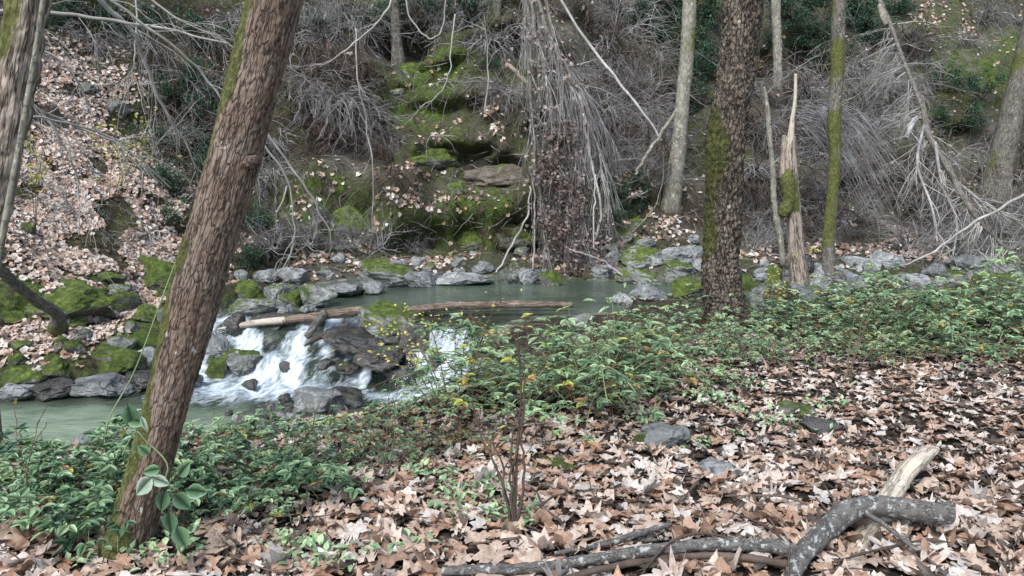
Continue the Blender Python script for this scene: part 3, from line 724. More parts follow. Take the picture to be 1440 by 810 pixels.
for lab, cc in (('fine twig standing over the leaves right of the sapling', [(805, 760, .02, 2.2), (790, 735, .06, 2.2), (765, 712, .1, 2), (755, 690, .12, 1.5)]),
                ('thin twig arching over the lichen spotted branch near its middle', [(900, 810, .03, 3), (940, 765, .1, 3), (985, 750, .1, 3), (1040, 760, .05, 2)]),
                ('thin dark stick lying left of the short dark forked branch', [(660, 765, .04, 3), (720, 758, .06, 4), (785, 752, .05, 3)]),
                ('brittle twig fanning left from the joint of the two branches', [(1125, 790, .06, 4), (1085, 745, .1, 3), (1030, 720, .08, 2)]),
                ('long wiry twig below the thick crooked branch cut end', [(1170, 790, .05, 4), (1230, 775, .07, 3), (1300, 760, .06, 2.5), (1360, 765, .04, 2)]),
                ('dark pencil thin stick lying under the crooked branch', [(1060, 800, .05, 5), (1140, 770, .04, 5), (1200, 778, .03, 4)]),
                ('fine twig leaning right among the foreground leaves', [(905, 745, .02, 3), (960, 700, .05, 2.2), (985, 672, .08, 2)]),
                ('curved twig lying below the bleached split wood', [(1200, 745, .02, 2.2), (1280, 800, .02, 3), (1330, 830, .02, 3)]),
                ('short twig lying on dark leaves near the split wood tip', [(1350, 690, .02, 3), (1385, 702, .04, 3), (1425, 700, .02, 2)])):
    glog('twig', cc, M['twig_dark'], lab, rings=16, sides=6)

# ---------------- dark mossy limb lower left, poking from the left edge
log('mossy_limb', [(-40, 340, 8.2, 12), (-5, 372, 8.8, 12), (25, 402, 9.6, 12), (55, 425, 10.4, 13), (78, 440, 10.9, 14), (82, 462, 11.15, 22)], M['bark_grey'], 'dark limb slanting down to the mossy rocks at the left edge', 'branch', moss=lambda q, d, L: .15 + .8 * max(0, L - 3))

# ---------------- rocks
def make_rock(seed, sub=5, flat=.7, facets=16, rough=1.):
    import bmesh
    bm = bmesh.new(); bmesh.ops.create_icosphere(bm, subdivisions=sub, radius=1)
    r_ = random.Random(seed); planes = []
    for _ in range(facets):
        n = Vector((r_.gauss(0, 1), r_.gauss(0, 1), r_.gauss(0, .7))).normalized(); planes.append((n, r_.uniform(.55, .88)))
    for v in bm.verts:
        p = v.co.copy()
        for n, d in planes:
            k = p.dot(n) - d
            if k > 0: p -= n * k * .93
        s_ = 1 + .16 * rough * noise.noise(v.co * 1.3 + Vector((seed * 3.1, 0, 0))) + .07 * rough * noise.noise(v.co * 3.3 + Vector((0, seed * 2.3, 0))) + .05 * rough * noise.fractal(v.co * 6 + Vector((seed, 0, 0)), .8, 2.2, 4) - (.05 if abs(noise.noise(v.co * 1.9 + Vector((0, 0, seed)))) < .035 else 0)
        p *= s_; p.z *= flat; v.co = p
    me = bpy.data.meshes.new('rock'); bm.to_mesh(me); bm.free()
    me.polygons.foreach_set('use_smooth', np.ones(len(me.polygons), dtype=bool)); return me
RM = {}
def rock_mesh(kind, i):
    if (kind, i) not in RM:
        me = make_rock(i * 7 + 3, 5, .75, 14 if kind != 'rock_green' else 12, 1.3); me.materials.append(M[kind]); RM[(kind, i)] = me
    return RM[(kind, i)]
def rock(px, py, w, h, kind, label=None, group=None, name='boulder', cat='rock', Y=None, rz=None, depth=1., at_=None):
    """px,py: bottom centre of the rock in view; w,h in px"""
    if at_ is not None: p = Vector(at_)
    elif Y is None: p = surf(px, py)
    else: p = at(px, py, Y)
    d = (p - CAM).length
    k_ = .86 if kind == 'rock_green' else 1.; sx = w * .5 * d / F * 1.08 * k_; sz = h * d / F * .62 * k_
    o = bpy.data.objects.new(name, rock_mesh(kind, rnd.randrange(7))); COL.objects.link(o)
    o.scale = (sx, sx * rnd.uniform(.75, 1.) * depth, sz * 1.35)
    o.rotation_euler = (rnd.uniform(-.2, .2), rnd.uniform(-.2, .2), rnd.uniform(-.5, .5) + (3.14 if rnd.random() < .5 else 0) if rz is None else rz)
    o.location = (p.x, p.y + sx * .55, p.z + sz * .42)
    return tag(o, label, cat, group)
# cascade boulders
rock(541, 478, 104, 50, 'rock_mossy', 'big boulder with a moss cap between the two cascades', Y=11.2)
rock(502, 498, 100, 36, 'rock_wet', 'black wet boulder under the mossy boulder between the cascades', Y=10.75)
rock(580, 500, 46, 50, 'rock_wet', 'dark wet rock beside the right hand waterfall', Y=10.6)
rock(533, 520, 66, 36, 'rock_wet', 'brownish wet boulder below the black boulder', Y=10.35)
rock(334, 528, 60, 36, 'rock_mossy', 'rounded boulder with dark wet foot at the left cascade edge')
rock(300, 500, 40, 34, 'rock', 'grey rock half hidden behind the leaning trunk beside the left cascade')
rock(304, 532, 34, 36, 'rock_green', 'yellow green mossed rock touching the leaning trunk')
rock(375, 476, 88, 32, 'rock_wet', 'smooth wet slab the left cascade slides over', Y=11.75)
rock(402, 524, 28, 15, 'rock_wet', 'small dark stone in the white water left of centre', name='stone')
rock(484, 523, 42, 16, 'rock_wet', 'low dark stone in the white water right of centre', name='stone')
rock(455, 519, 28, 12, 'rock_wet', 'tiny dark stone between the two white water stones', name='stone')
rock(560, 535, 44, 20, 'rock_wet', 'reddish wet stone below the right waterfall', name='stone')
rock(612, 520, 24, 30, 'rock_wet', 'upright dark stone splitting the right waterfall', name='stone')
rock(690, 530, 60, 36, 'rock', 'smooth grey boulder right of the right waterfall')
rock(400, 442, 22, 16, 'rock', 'small round stone behind the pale splintered log end', name='stone')
rock(330, 470, 30, 30, 'rock_wet', 'dark wet rock where the splintered log touches the left side')
# far-left group above cascade
rock(342, 424, 56, 36, 'rock_green', 'green mossed boulder right of the leaning trunk at the far shore')
rock(355, 444, 70, 28, 'rock_mossy', 'grey boulder with moss on its left in the far shore cluster')
rock(388, 424, 40, 26, 'rock_mossy', 'squat boulder in the middle of the far shore cluster')
rock(410, 432, 42, 28, 'rock_green', 'round moss topped boulder in the far shore cluster')
rock(440, 434, 52, 34, 'rock_mossy', 'long sloping boulder at the right of the far shore cluster')
rock(372, 398, 34, 20, 'rock', 'grey stone behind the far shore boulder cluster')
rock(408, 398, 46, 22, 'rock', 'bluish flat rock behind the far shore boulder cluster')
rock(436, 434, 24, 10, 'rock', 'small pale stone at the waterline of the far shore cluster', name='stone')
rock(478, 418, 68, 18, 'rock', 'low flat grey slab left of the far pool')
rock(524, 414, 34, 20, 'rock', 'rounded grey stone at the left end of the far pool', name='stone')
rock(545, 404, 100, 36, 'rock_mossy', 'large moss topped rock at the back left of the far pool')
rock(590, 404, 50, 24, 'rock', 'pale blue grey rock at the back of the far pool')
rock(650, 402, 80, 22, 'rock', 'long flat bank rock behind the far pool')
rock(719, 398, 40, 36, 'rock_mossy', 'tall rock left of the hanging dead brush')
rock(745, 400, 30, 30, 'rock', 'narrow grey rock tucked left of the hanging dead brush')
rock(772, 402, 36, 26, 'rock_green', 'mossy rock at the foot of the hanging dead brush')
# right of hanging brush
for a in ((896, 330, 28, 30, 'rock_green', 'small mossy knob rock high on the bank left of the pale trunk'), (862, 372, 28, 24, 'rock', 'grey wedge rock right of the hanging dead brush foot'),
          (905, 372, 76, 24, 'rock_mossy', 'lichened flat rock with leaves on top below the mossy knob'), (958, 372, 52, 30, 'rock', 'angular pale rock on the bank left of the scaly trunk'),
          (905, 400, 74, 26, 'rock_mossy', 'broad grey rock with a moss stripe at the pool edge'), (850, 392, 44, 20, 'rock', 'low grey rock just right of the hanging dead brush'),
          (960, 388, 56, 20, 'rock_mossy', 'mossy block under the angular pale rock'), (975, 418, 66, 36, 'rock_green', 'yellow green mossed boulder against the left of the scaly trunk'),
          (914, 422, 56, 24, 'rock', 'pale boulder at the right end of the far pool'), (880, 428, 36, 18, 'rock', 'small pale stone left of the pale boulder at the pool end'),
          (1062, 440, 46, 46, 'rock_mossy', 'grey boulder just right of the scaly trunk'), (1048, 412, 40, 30, 'rock_green', 'mossy rock peeking out right of the scaly trunk'), (1088, 400, 40, 26, 'rock_green', 'green rock left of the broken snag foot'),
          (1180, 400, 70, 26, 'rock', 'leaf strewn slab right of the mossy thin trunk'), (1222, 382, 60, 18, 'rock', 'pale bluish rock on the dry bar right of the mossy trunk'),
          (1290, 408, 66, 20, 'rock', 'low grey slab under the fallen dead tree'), (1345, 398, 50, 18, 'rock_mossy', 'flat greenish rock near the right edge of the bar'),
          (1412, 414, 64, 34, 'rock_green', 'square moss covered block at the right edge'), (1392, 392, 40, 14, 'rock', 'small flat rock left of the square moss block'), (1250, 404, 44, 18, 'rock_mossy', 'mossy stone on the bar below the fallen dead tree'),
          (1150, 412, 30, 20, 'rock', 'grey stone between the broken snag and the mossy trunk'), (820, 466, 50, 24, 'rock', 'pale rock showing through bramble leaves below the right end of the pool'), (815, 490, 40, 26, 'rock', 'pale rock lower among the brambles under the pool')):
    rock(*a[:5], a[5])
# left bank rocks: mossy ledge
for a in ((215, 408, 90, 62, 'rock_green', 'large mossy outcrop at the edge of the leafy slope'), (150, 398, 40, 16, 'rock_green', 'mossy lump under the leafy slope'), (60, 442, 130, 44, 'rock_green', 'long mossy rock with a grey face at the far left'),
          (115, 442, 50, 30, 'rock_green', 'mossy rock at the foot of the slanting dark limb'), (165, 440, 60, 30, 'rock_green', 'rounded mossy rock left of the leaning trunk'), (205, 450, 40, 24, 'rock_green', 'small mossy rock close to the leaning trunk'), (232, 455, 36, 22, 'rock_mossy', 'mossy stone half behind the leaning trunk'),
          (95, 462, 40, 12, 'rock_green', 'low mossy hump between the leaf patches'), (155, 528, 110, 42, 'rock_green', 'broad mossy boulder above the pool on the left bank'), (204, 520, 36, 30, 'rock', 'pale grey stone beside the broad mossy boulder'),
          (240, 515, 50, 40, 'rock_green', 'mossy boulder meeting the leaning trunk at pool level'), (22, 548, 60, 28, 'rock_green', 'dark mossy hump at the left edge above the pool'), (70, 530, 50, 24, 'rock_green', 'mossy hump right of the left edge above the pool'), (100, 498, 40, 26, 'rock_green', 'mossy stone sticking out of the leaf terrace'),
          (60, 562, 76, 24, 'rock_wet', 'layered grey wet ledge at the left waterline'), (10, 566, 50, 24, 'rock', 'grey waterline rock at the left edge'), (130, 556, 90, 24, 'rock', 'fractured grey ledge below the broad mossy boulder'), (190, 548, 60, 22, 'rock_wet', 'dark low ledge at the waterline behind the leaning trunk'), (250, 545, 60, 20, 'rock', 'grey waterline rock behind the leaning trunk'),
          (35, 330, 26, 18, 'rock_green', 'small moss ball on the leafy slope'), (160, 160, 30, 24, 'rock_mossy', 'pale stone high on the leafy slope'), (120, 130, 24, 14, 'rock_mossy', 'tiny mossed stone at the top of the leafy slope')):
    rock(*a[:5], a[5])
# near shore stones
for a in ((440, 588, 80, 40, 'rock', 'large grey boulder at the near edge of the lower pool'), (352, 604, 50, 24, 'rock_wet', 'dark wet stone near the leaning trunk in the shallows'), (388, 600, 34, 18, 'rock', 'grey stone right of the dark wet stone in the shallows'), (418, 612, 26, 18, 'rock', 'round pale stone in front of the large shore boulder'),
          (480, 572, 60, 22, 'rock_wet', 'low submerged stone beside the large shore boulder'), (212, 612, 30, 26, 'rock', 'pale stone seen just left of the leaning trunk at the near shore'), (455, 618, 40, 20, 'rock', 'light grey stone under the near shore bushes'), (118, 628, 40, 16, 'rock', 'flat pale stone at the near edge of the green pool'),
          (935, 634, 66, 40, 'rock', 'grey boulder on the leaves beside the bramble edge'), (1125, 586, 50, 16, 'rock_mossy', 'flat half buried stone with moss in the leaf clearing'), (1160, 618, 60, 26, 'rock_wet', 'dark mound stone in the middle of the leaf clearing'), (1010, 672, 66, 14, 'rock', 'flat grey stone buried in leaves left of the split wood'), (780, 662, 62, 14, 'rock_green', 'bright green moss cushion on the leaves before the brambles'), (902, 630, 26, 34, 'rock_green', 'small mossy stone against the grey boulder')):
    rock(*a[:5], a[5])
# counted small stones
def stones(n, box, sz, kinds, what, where, group, name='stone'):
    L = []; tries = 0
    while len(L) < n and tries < n * 20:
        tries += 1
        px, py = rnd.uniform(*box[0]), rnd.uniform(*box[1]); p = surf(px, py)
        if p is None: continue
        w = rnd.uniform(*sz); L.append(rock(px, py, w, w * rnd.uniform(.45, .8), rnd.choice(kinds), None, group, name))
    # divide by kind so that the look is part of the label
    for k in kinds:
        S = [o for o in L if o.data.materials[0] == M[k]]
        w = {'rock': 'grey', 'rock_mossy': 'patchy mossed', 'rock_earth': 'earthy', 'rock_green': 'fully mossed', 'rock_wet': 'dark wet'}[k]
        if S: number(S, f'{w} {what}', where)
stones(14, ((330, 500), (575, 615)), (10, 26), ('rock', 'rock_wet'), 'stone', 'in the near shore shallows', 'small stones in the near shallows')
stones(12, ((330, 470), (385, 440)), (12, 26), ('rock', 'rock_mossy'), 'stone', 'in the far shore cluster', 'small stones of the far shore cluster')
stones(22, ((470, 700), (368, 404)), (8, 30), ('rock', 'rock_mossy', 'rock_wet'), 'stone', 'along the back of the far pool', 'stones behind the far pool')
stones(16, ((840, 990), (340, 425)), (14, 34), ('rock', 'rock_mossy'), 'stone', 'left of the scaly trunk', 'stones left of the scaly trunk')
stones(22, ((1050, 1200), (375, 425)), (10, 38), ('rock', 'rock_mossy', 'rock_wet'), 'bar stone', 'around the broken snag', 'stones around the broken snag')
stones(22, ((1200, 1440), (375, 425)), (16, 44), ('rock', 'rock_mossy'), 'bar stone', 'at the right edge', 'stones on the right end of the dry bar')
stones(7, ((300, 480), (480, 590)), (10, 26), ('rock_wet',), 'stone', 'in the left cascade', 'stones in the left cascade')
stones(18, ((0, 290), (395, 555)), (14, 36), ('rock_green', 'rock_mossy'), 'stone', 'on the left bank', 'stones of the left bank')
stones(12, ((640, 860), (340, 396)), (12, 28), ('rock_mossy', 'rock'), 'stone', 'near the hanging brush foot', 'stones near the hanging brush')

# ---------------- rocky overhangs of the far bank
for a in ((700, 262, 130, 34, 'rock_earth', 'brown ledge rock overhanging the dark hollow on the bank'), (590, 232, 120, 34, 'rock_green', 'mossy ledge left of the dark hollow on the bank'), (690, 345, 150, 60, 'rock_green', 'large mossy outcrop above the far pool'),
          (600, 345, 90, 44, 'rock_green', 'dark mossy outcrop left of the larger one above the far pool'), (640, 275, 34, 26, 'rock_green', 'bright green moss tuft rock on the bank'), (575, 108, 44, 28, 'rock_green', 'mossy lump below the dark upper bank trunk'),
          (1240, 300, 90, 44, 'rock_earth', 'dark undercut outcrop on the right bank'), (1245, 256, 100, 30, 'rock_earth', 'brown sloping slab above the undercut outcrop on the right'), (555, 135, 36, 12, 'rock_mossy', 'thin ledge stone under the mossy lump'), (480, 330, 90, 50, 'rock_green', 'mossy cliff foot right of the leaning trunk'), (1090, 330, 70, 40, 'rock_wet', 'dark rock in the hollow left of the broken snag')):
    rock(*a[:5], a[5], name='outcrop', depth=.6)
# ================================================================== LEAVES
def rot_basis(n, a):
    n = n.normalized(); x = n.cross(Vector((0, 0, 1)) if abs(n.z) < .9 else Vector((1, 0, 0))).normalized(); y = n.cross(x)
    return x * math.cos(a) + y * math.sin(a), y * math.cos(a) - x * math.sin(a), n
LOBES = [(-160, .42), (-128, .58), (-113, .46), (-98, .68), (-84, .78), (-70, .62), (-60, .5), (-50, .74), (-40, .9), (-29, .72), (-18, .54), (-10, .8), (0, 1.0),
         (10, .8), (18, .54), (29, .72), (40, .9), (50, .74), (60, .5), (70, .62), (84, .78), (98, .68), (113, .46), (128, .58), (160, .42)]
def maple(mb, p, n, a, s, tint, curl=.3, detail=2, r=rnd):
    X, Y, N = rot_basis(n, a)
    L = LOBES if detail == 2 else [LOBES[i] for i in (0, 4, 6, 8, 10, 12, 14, 16, 18, 20, 24)]
    if detail == 0: L = [(-150, .5), (-75, .8), (-20, .75), (0, .95), (55, .8), (120, .7)]
    ca, cb, ph = r.uniform(-1, 1) * curl, r.uniform(-.3, 1.) * curl, r.uniform(0, 6)
    def z(u, v): return ca * u * u * 1.2 + cb * v * v * 1.6 + curl * .4 * math.sin(4 * u + ph) * v + curl * .25 * math.sin(7 * v + ph)
    vs = [p + N * z(0, 0) * s]; fo_ = r.choice((1., .8, .6, .45)) if detail else 1.; Y = Y * fo_ + N * (1 - fo_) * .2
    for ang, rr in L:
        t = math.radians(ang); rr *= r.uniform(.88, 1.08); u, v = rr * math.cos(t), rr * math.sin(t)
        vs.append(p + (X * u + Y * v + N * z(u, v)) * s)
    if detail == 2:
        k = len(L)
        for ang, rr in L:
            t = math.radians(ang); rr *= .5; u, v = rr * math.cos(t), rr * math.sin(t)
            vs.append(p + (X * u + Y * v + N * z(u, v)) * s)
        fs = []
        for i in range(k - 1):
            fs.append((0, k + 1 + i, k + 2 + i)); fs.append((k + 1 + i, i + 1, i + 2, k + 2 + i))
        # petiole
        q = p - X * s * .1; b = len(vs)
        vs += [q - Y * .012 * s + N * .02 * s, q + Y * .012 * s + N * .02 * s, p + (X * -.75 + Y * .1 + N * .15) * s]
        fs.append((b, b + 1, b + 2))
    else:
        fs = [(0, i, i + 1) for i in range(1, len(L))]
    mb.poly(vs, fs, tint, detail == 2)
def leaflet(mb, p, d, n, s, tint, w=.62, fold=.18):
    d = d.normalized(); side = d.cross(n)
    if side.length < 1e-4: side = d.orthogonal()
    side.normalize(); n = side.cross(d)
    if s > .05:
        O = [(.12, .3), (.3, .5), (.55, .48), (.8, .27), (.92, .1)]; vs = [p, p + d * s]; Lq = []
        for sg in (1, -1):
            for a_, b_ in O: vs.append(p + d * s * a_ + side * s * w * b_ * sg + n * s * (fold * b_ * 1.1 - .12 * a_ * a_))
        for a_, b_ in O: vs.append(p + d * s * a_ - n * s * .12 * a_ * a_)
        vs[1] = p + d * s - n * s * .12
        fs = []
        for k_, b0 in ((1, 2), (-1, 7)):
            fs.append((0, 12, b0)); fs += [(12 + i, 13 + i, b0 + 1 + i, b0 + i) for i in range(4)]; fs.append((16, 1, b0 + 4))
        mb.poly(vs, fs, tint, True); return
    vs = [p, p + d * s * .33 + side * s * w * .5 + n * s * fold * .5, p + d * s * .33 - side * s * w * .5 + n * s * fold * .5,
          p + d * s * .68 + side * s * w * .4 + n * s * fold * .3, p + d * s * .68 - side * s * w * .4 + n * s * fold * .3, p + d * s - n * s * .12, p + d * s * .5]
    mb.poly(vs, [(0, 6, 1), (0, 2, 6), (1, 6, 5, 3), (6, 2, 4, 5)], tint, False)
def rvec(r=rnd): return Vector((r.gauss(0, 1), r.gauss(0, 1), r.gauss(0, 1))).normalized()

rnd.seed(5)
# near litter -------------------------------------------------------
cand = []
for _ in range(20000):
    y = 1.9 + (7.6 - 1.9) * rnd.random() ** .68
    x = rnd.uniform(-1, 1) * (.75 * y + .7)
    p, n = drop(x, y)
    if p is None or p.z < wlevel(x, y) + .03: continue
    if y > 5. and x < .5 and rnd.random() < .5: continue
    dens = noise.noise(Vector((x * .7, y * .7, 4)))
    dark = sstep(.2, 1.2, x) * sstep(3.6, 4.6, y)
    u = rnd.random()
    if u < .27 + .1 * dark - .08 * (x < 0): tint = rnd.uniform(0, .26)
    elif u < .62: tint = rnd.uniform(.4, .62)
    else: tint = rnd.uniform(.6, .98)
    cand.append((x, y, p, n, tint, rnd.choice((rnd.uniform(.035, .07), rnd.uniform(.06, .105))) * (1.12 if tint > .3 else .85) * lerp(1., .74, sstep(3.3, 5.2, y))))
def inview(p):
    a, b = proj(p); return -20 < a < 1460 and 0 < b < 835
cand.sort(key=lambda c: -(c[5] / (c[2] - CAM).length) if inview(c[2]) else 0)
COLN = [(.08, 'blackish brown'), (.2, 'dark brown'), (.36, 'brown'), (.5, 'orange brown'), (.62, 'warm tan'), (.74, 'pinkish tan'), (.84, 'pale tan'), (.92, 'cream')]
CURN = [(.16, 'flat'), (.4, 'curled'), (.75, 'crumpled')]
LM = {}
for ti, (tv_, tn) in enumerate(COLN):
    for ci, (cv, cn) in enumerate(CURN):
        for k in range(2):
            mb = MB(); rr = random.Random(ti * 31 + ci * 7 + k)
            maple(mb, Vector((0, 0, 0)), Vector((0, 0, 1)), 0, 1., tv_, cv, 2, rr)
            LM[(ti, ci, k)] = mb.mesh('fallen_leaf', M['litter'])
mb = MB(); n_ind = 0
for i, (x, y, p, n, tint, s) in enumerate(cand):
    tilt = (n + rvec() * rnd.uniform(.02, .26)).normalized()
    if tilt.z < .2: tilt.z = .3
    pz = p + Vector((0, 0, rnd.uniform(.004, .04)))
    if i < 300:
        ti = min(range(8), key=lambda k: abs(COLN[k][0] - tint)); ci = rnd.choice((0, 1, 1, 2)); 
        o = bpy.data.objects.new('fallen_leaf', LM[(ti, ci, rnd.randrange(2))]); COL.objects.link(o)
        X, Y, N = rot_basis(tilt, rnd.uniform(0, 6.28))
        o.rotation_euler = Matrix((X, Y, N)).transposed().to_euler(); o.scale = (s, s, s); o.location = pz + Vector((0, 0, .012))
        tag(o, f'{COLN[ti][1]} {CURN[ci][1]} maple leaf lying on the nearest foreground litter', 'fallen leaf', f'{COLN[ti][1]} {CURN[ci][1]} maple leaves in the nearest litter')
    else:
        maple(mb, pz, tilt, rnd.uniform(0, 6.28), s, tint, rnd.uniform(.12, .7), 2 if y < 4.6 else 1)
o = mb.build('leaf_litter', M['litter']); tag(o, 'brown and tan maple leaves carpeting the near clearing', 'leaf litter', kind='stuff')
# far litter ---------------------------------------------------------
mb = MB()
def scatter(px, py, r, k, cnt, size=(.07, .12), lo=.45, dk=.25):
    c, _ = pix(px, py)
    if c is None: return
    for _ in range(cnt):
        q = c + Vector((rnd.gauss(0, r * .62), rnd.gauss(0, r * .62), 0)); p, n = drop(q.x, q.y)
        if p is None or n.z < .12 or sdist(FAR, p.x, p.y) < .15: continue
        if noise.noise(p * 1.1) < -.25 + (1 - k) * .3: continue
        t_ = rnd.uniform(lo, 1.) if rnd.random() > dk else rnd.uniform(.05, .35)
        maple(mb, p + n * rnd.uniform(.01, .05), (n + Vector((0, -.35, .1)) + rvec() * .6), rnd.uniform(0, 6.28), rnd.uniform(*size), t_, .3, 0)
for px, py, r, k in LEAFP:
    left = px < 260
    scatter(px, py, r, k, int((1500 if left else 420) * r * r * k), (.05, .088) if left else (.06, .1), lo=.42 if left else .35, dk=.28 if left else .4)
for px in range(300, 1440, 60): scatter(px, 362, .8, .6, 110, dk=.6)
for _ in range(3500):
    p, n = pix(rnd.uniform(-60, 1500), rnd.uniform(-10, 370))
    if p is None or sdist(FAR, p.x, p.y) < .2: continue
    if noise.noise(p * .9) < -.05: continue
    maple(mb, p + n * .03, n + rvec() * .6, rnd.uniform(0, 6.28), rnd.uniform(.06, .1), rnd.uniform(.1, .9), .3, 0)
o = mb.build('leaf_litter', M['litter']); tag(o, 'pinkish brown fallen leaves strewn over the far bank slopes', 'leaf litter', kind='stuff')
# twig debris in the far litter and near clearing
mb = MB()
for _ in range(2200):
    p, n = pix(rnd.uniform(-60, 1500), rnd.uniform(-10, 380))
    if p is None: continue
    if p.x < -5.2 and rnd.random() < .6: continue
    d = (rvec() + Vector((0, -.3, -.5)));d = (d - n * d.dot(n) * .8).normalized(); L = rnd.uniform(.2, .9)
    P = [p + n * .04]
    for k in range(4): P.append(P[-1] + (d + rvec() * .25) * L / 4)
    mb.tube(P, [.009, .008, .007, .005, .003], 3, cap=False)
o = mb.build('twig_debris', M['twig_grey']); tag(o, 'fine dead twigs and dry stems littering the far bank', 'twigs', kind='stuff')
mb = MB()
for _ in range(420):
    y = rnd.uniform(2.2, 6.6); x = rnd.uniform(-1, 1) * (.72 * y + .4); p, n = drop(x, y)
    if p is None: continue
    d = Vector((rnd.gauss(0, 1), rnd.gauss(0, 1), rnd.uniform(-.1, .25))).normalized(); L = rnd.uniform(.05, .35); P = [p + Vector((0, 0, .03))]
    for k in range(3): P.append(P[-1] + (d + rvec() * .2) * L / 3)
    mb.tube(P, [.004, .0035, .003, .0015], 4, cap=False)
o = mb.build('twig_debris', M['twig_dark']); tag(o, 'small dark twigs scattered among the clearing leaves', 'twigs', kind='stuff')

# ================================================================== GROWTH
def strand(mb, p, d, L, r, n=8, grav=-.05, wob_=.22, sides=3, rr=rnd, pull=None):
    P = [p]; st_ = L / n; dirs = []
    for i in range(n):
        d = (d + Vector((rr.gauss(0, 1), rr.gauss(0, 1), rr.gauss(0, 1))) * wob_ * .5 + Vector((0, 0, grav)) + (pull or Vector())).normalized()
        P.append(P[-1] + d * st_); dirs.append(d)
    mb.tube(P, [max(.0022, r * (1 - .75 * i / n)) for i in range(n + 1)], sides, cap=False)
    return P, dirs
def branchy(mb, p, d, L, r, depth, grav, wob_, kids, rr, sides=4, spread=.8, tips=None, n=8, ratio=.55):
    P, D = strand(mb, p, d, L, r, n, grav, wob_, sides if depth > 1 else 3, rr)
    if depth > 0:
        for _ in range(kids):
            i = rr.randrange(max(1, n // 5), n); q = P[i]; dd = (D[i] + rvec(rr) * spread).normalized()
            branchy(mb, q, dd, L * ratio * rr.uniform(.6, 1.2) * (1.15 - .5 * i / n), r * .6 * (1 - .5 * i / n), depth - 1, grav, wob_, max(2, kids - 1), rr, sides, spread, tips, max(5, n - 2), ratio)
    if tips is not None: tips.extend(zip(P[2:], D[1:]))
    return P, D

# -------- bramble prototypes
def bramble_proto(seed, h, spread, ncane, lsize, tr, leafy=1., dead=.05):
    r_ = random.Random(seed); root = empty('bramble', (0, 0, 0)); kids = []
    fol = MB()
    for c in range(ncane):
        a = r_.uniform(0, 6.28); mb = MB(); d = Vector((math.cos(a) * .38, math.sin(a) * .38, 1)).normalized()
        p = Vector((math.cos(a), math.sin(a), 0)) * spread * r_.uniform(0, .45)
        L = h * r_.uniform(.9, 1.6); n = 12; P = [p]; D = []
        for i in range(n):
            d = (d + Vector((math.cos(a), math.sin(a), 0)) * .06 + Vector((0, 0, -.06 - .018 * i)) + rvec(r_) * .13).normalized()
            q = P[-1] + d * L / n
            if q.z < .03: q.z = .03 + r_.random() * .04
            P.append(q); D.append(d)
        mb.tube(P, [.0045 * (1 - .6 * i / n) + .0015 for i in range(n + 1)], 5, cap=False)
        # side shoots
        for _ in range(3):
            i = r_.randrange(2, n - 1); dd = (D[i] + rvec(r_) * .9 + Vector((0, 0, .3))).normalized(); Q, E = strand(mb, P[i], dd, L * .35, .003, 5, -.08, .25, 4, r_)
            P2 = Q; 
            for j in range(1, len(Q)):
                if r_.random() < leafy * .8: tri(fol, Q[j], E[j - 1], lsize, tr, r_, dead)
        kids.append(mb.build('cane', M['cane'] if r_.random() < .75 else M['cane_green'], root))
        for i in range(3, n + 1):
            for _ in range(2):
                if r_.random() < leafy: tri(fol, P[i], D[i - 1], lsize, tr, r_, dead)
    kids.append(fol.build('foliage', M['bramble_leaf'], root)); KIDS[root.name] = kids
    return root
def tri(mb, p, d, s, tr, r_, dead=.05):
    out = Vector((r_.gauss(0, 1), r_.gauss(0, 1), r_.uniform(-.1, .5))).normalized()
    st_ = out * s * r_.uniform(.5, 1.4); q = p + st_
    nrm = (Vector((0, 0, 1)) + rvec(r_) * .45).normalized(); t = min(r_.uniform(*tr) * .95, .9) if r_.random() > dead else (1. if r_.random() < .75 else .95)
    s2 = s * r_.uniform(.75, 1.25)
    fwd = (out - nrm * out.dot(nrm)).normalized(); sd_ = fwd.cross(nrm)
    leaflet(mb, q, fwd, nrm, s2 * 1.1, t)
    leaflet(mb, q, (fwd * .25 + sd_).normalized(), nrm, s2 * .9, min(1., t + .02)); leaflet(mb, q, (fwd * .25 - sd_).normalized(), nrm, s2 * .9, max(0, t - .04))
BP = [bramble_proto(11 + i, 1., .5, nc, ls, tr, lf, dd) for i, (nc, ls, tr, lf, dd) in enumerate([
    (9, .088, (.1, .85), .44, .04), (9, .078, (.35, .95), .42, .05), (9, .098, (.0, .7), .42, .03), (9, .085, (.55, 1.), .34, .08), (11, .066, (.2, .9), .3, .16), (12, .06, (.25, .9), .12, .3), (7, .14, (.0, .7), .45, .03), (7, .12, (.2, .9), .42, .05)])]
for b in BP:      # prototypes are themselves used as the first plants (moved below)
    b['fresh'] = 1
BL = {}
def bramble(px, py, h, kind, seg, dy=0., sc=None):
    p = surf(px, py)
    if p is None: return None
    if dy:
        q, _ = drop(p.x * (p.y + dy) / p.y, p.y + dy)
        if q is None: return None
        if q.z < wlevel(q.x, q.y) + .02 and q.y > 6.5: return None
        p = q
    src = BP[kind]; s = h
    p = p - Vector((0, 0, .03))
    sc = (s * 1.05 * rnd.uniform(.9, 1.2), s * 1.05 * rnd.uniform(.9, 1.2), s * rnd.uniform(.85, 1.1))
    if src.get('fresh'):
        del src['fresh']; o = src; o.location = p; o.rotation_euler = (0, 0, rnd.uniform(0, 6.28)); o.scale = sc
    else:
        o = copy_thing(src, p, rnd.uniform(0, 6.28), sc)
    o['category'] = 'bramble'; o['group'] = 'brambles ' + seg[1]
    BL.setdefault(seg, []).append(o); return o
EDGE = [(0, 780), (150, 795), (250, 785), (400, 745), (480, 700), (560, 672), (640, 650), (760, 628), (860, 612), (930, 590), (975, 552), (1010, 534), (1200, 522), (1440, 516), (1500, 515)]
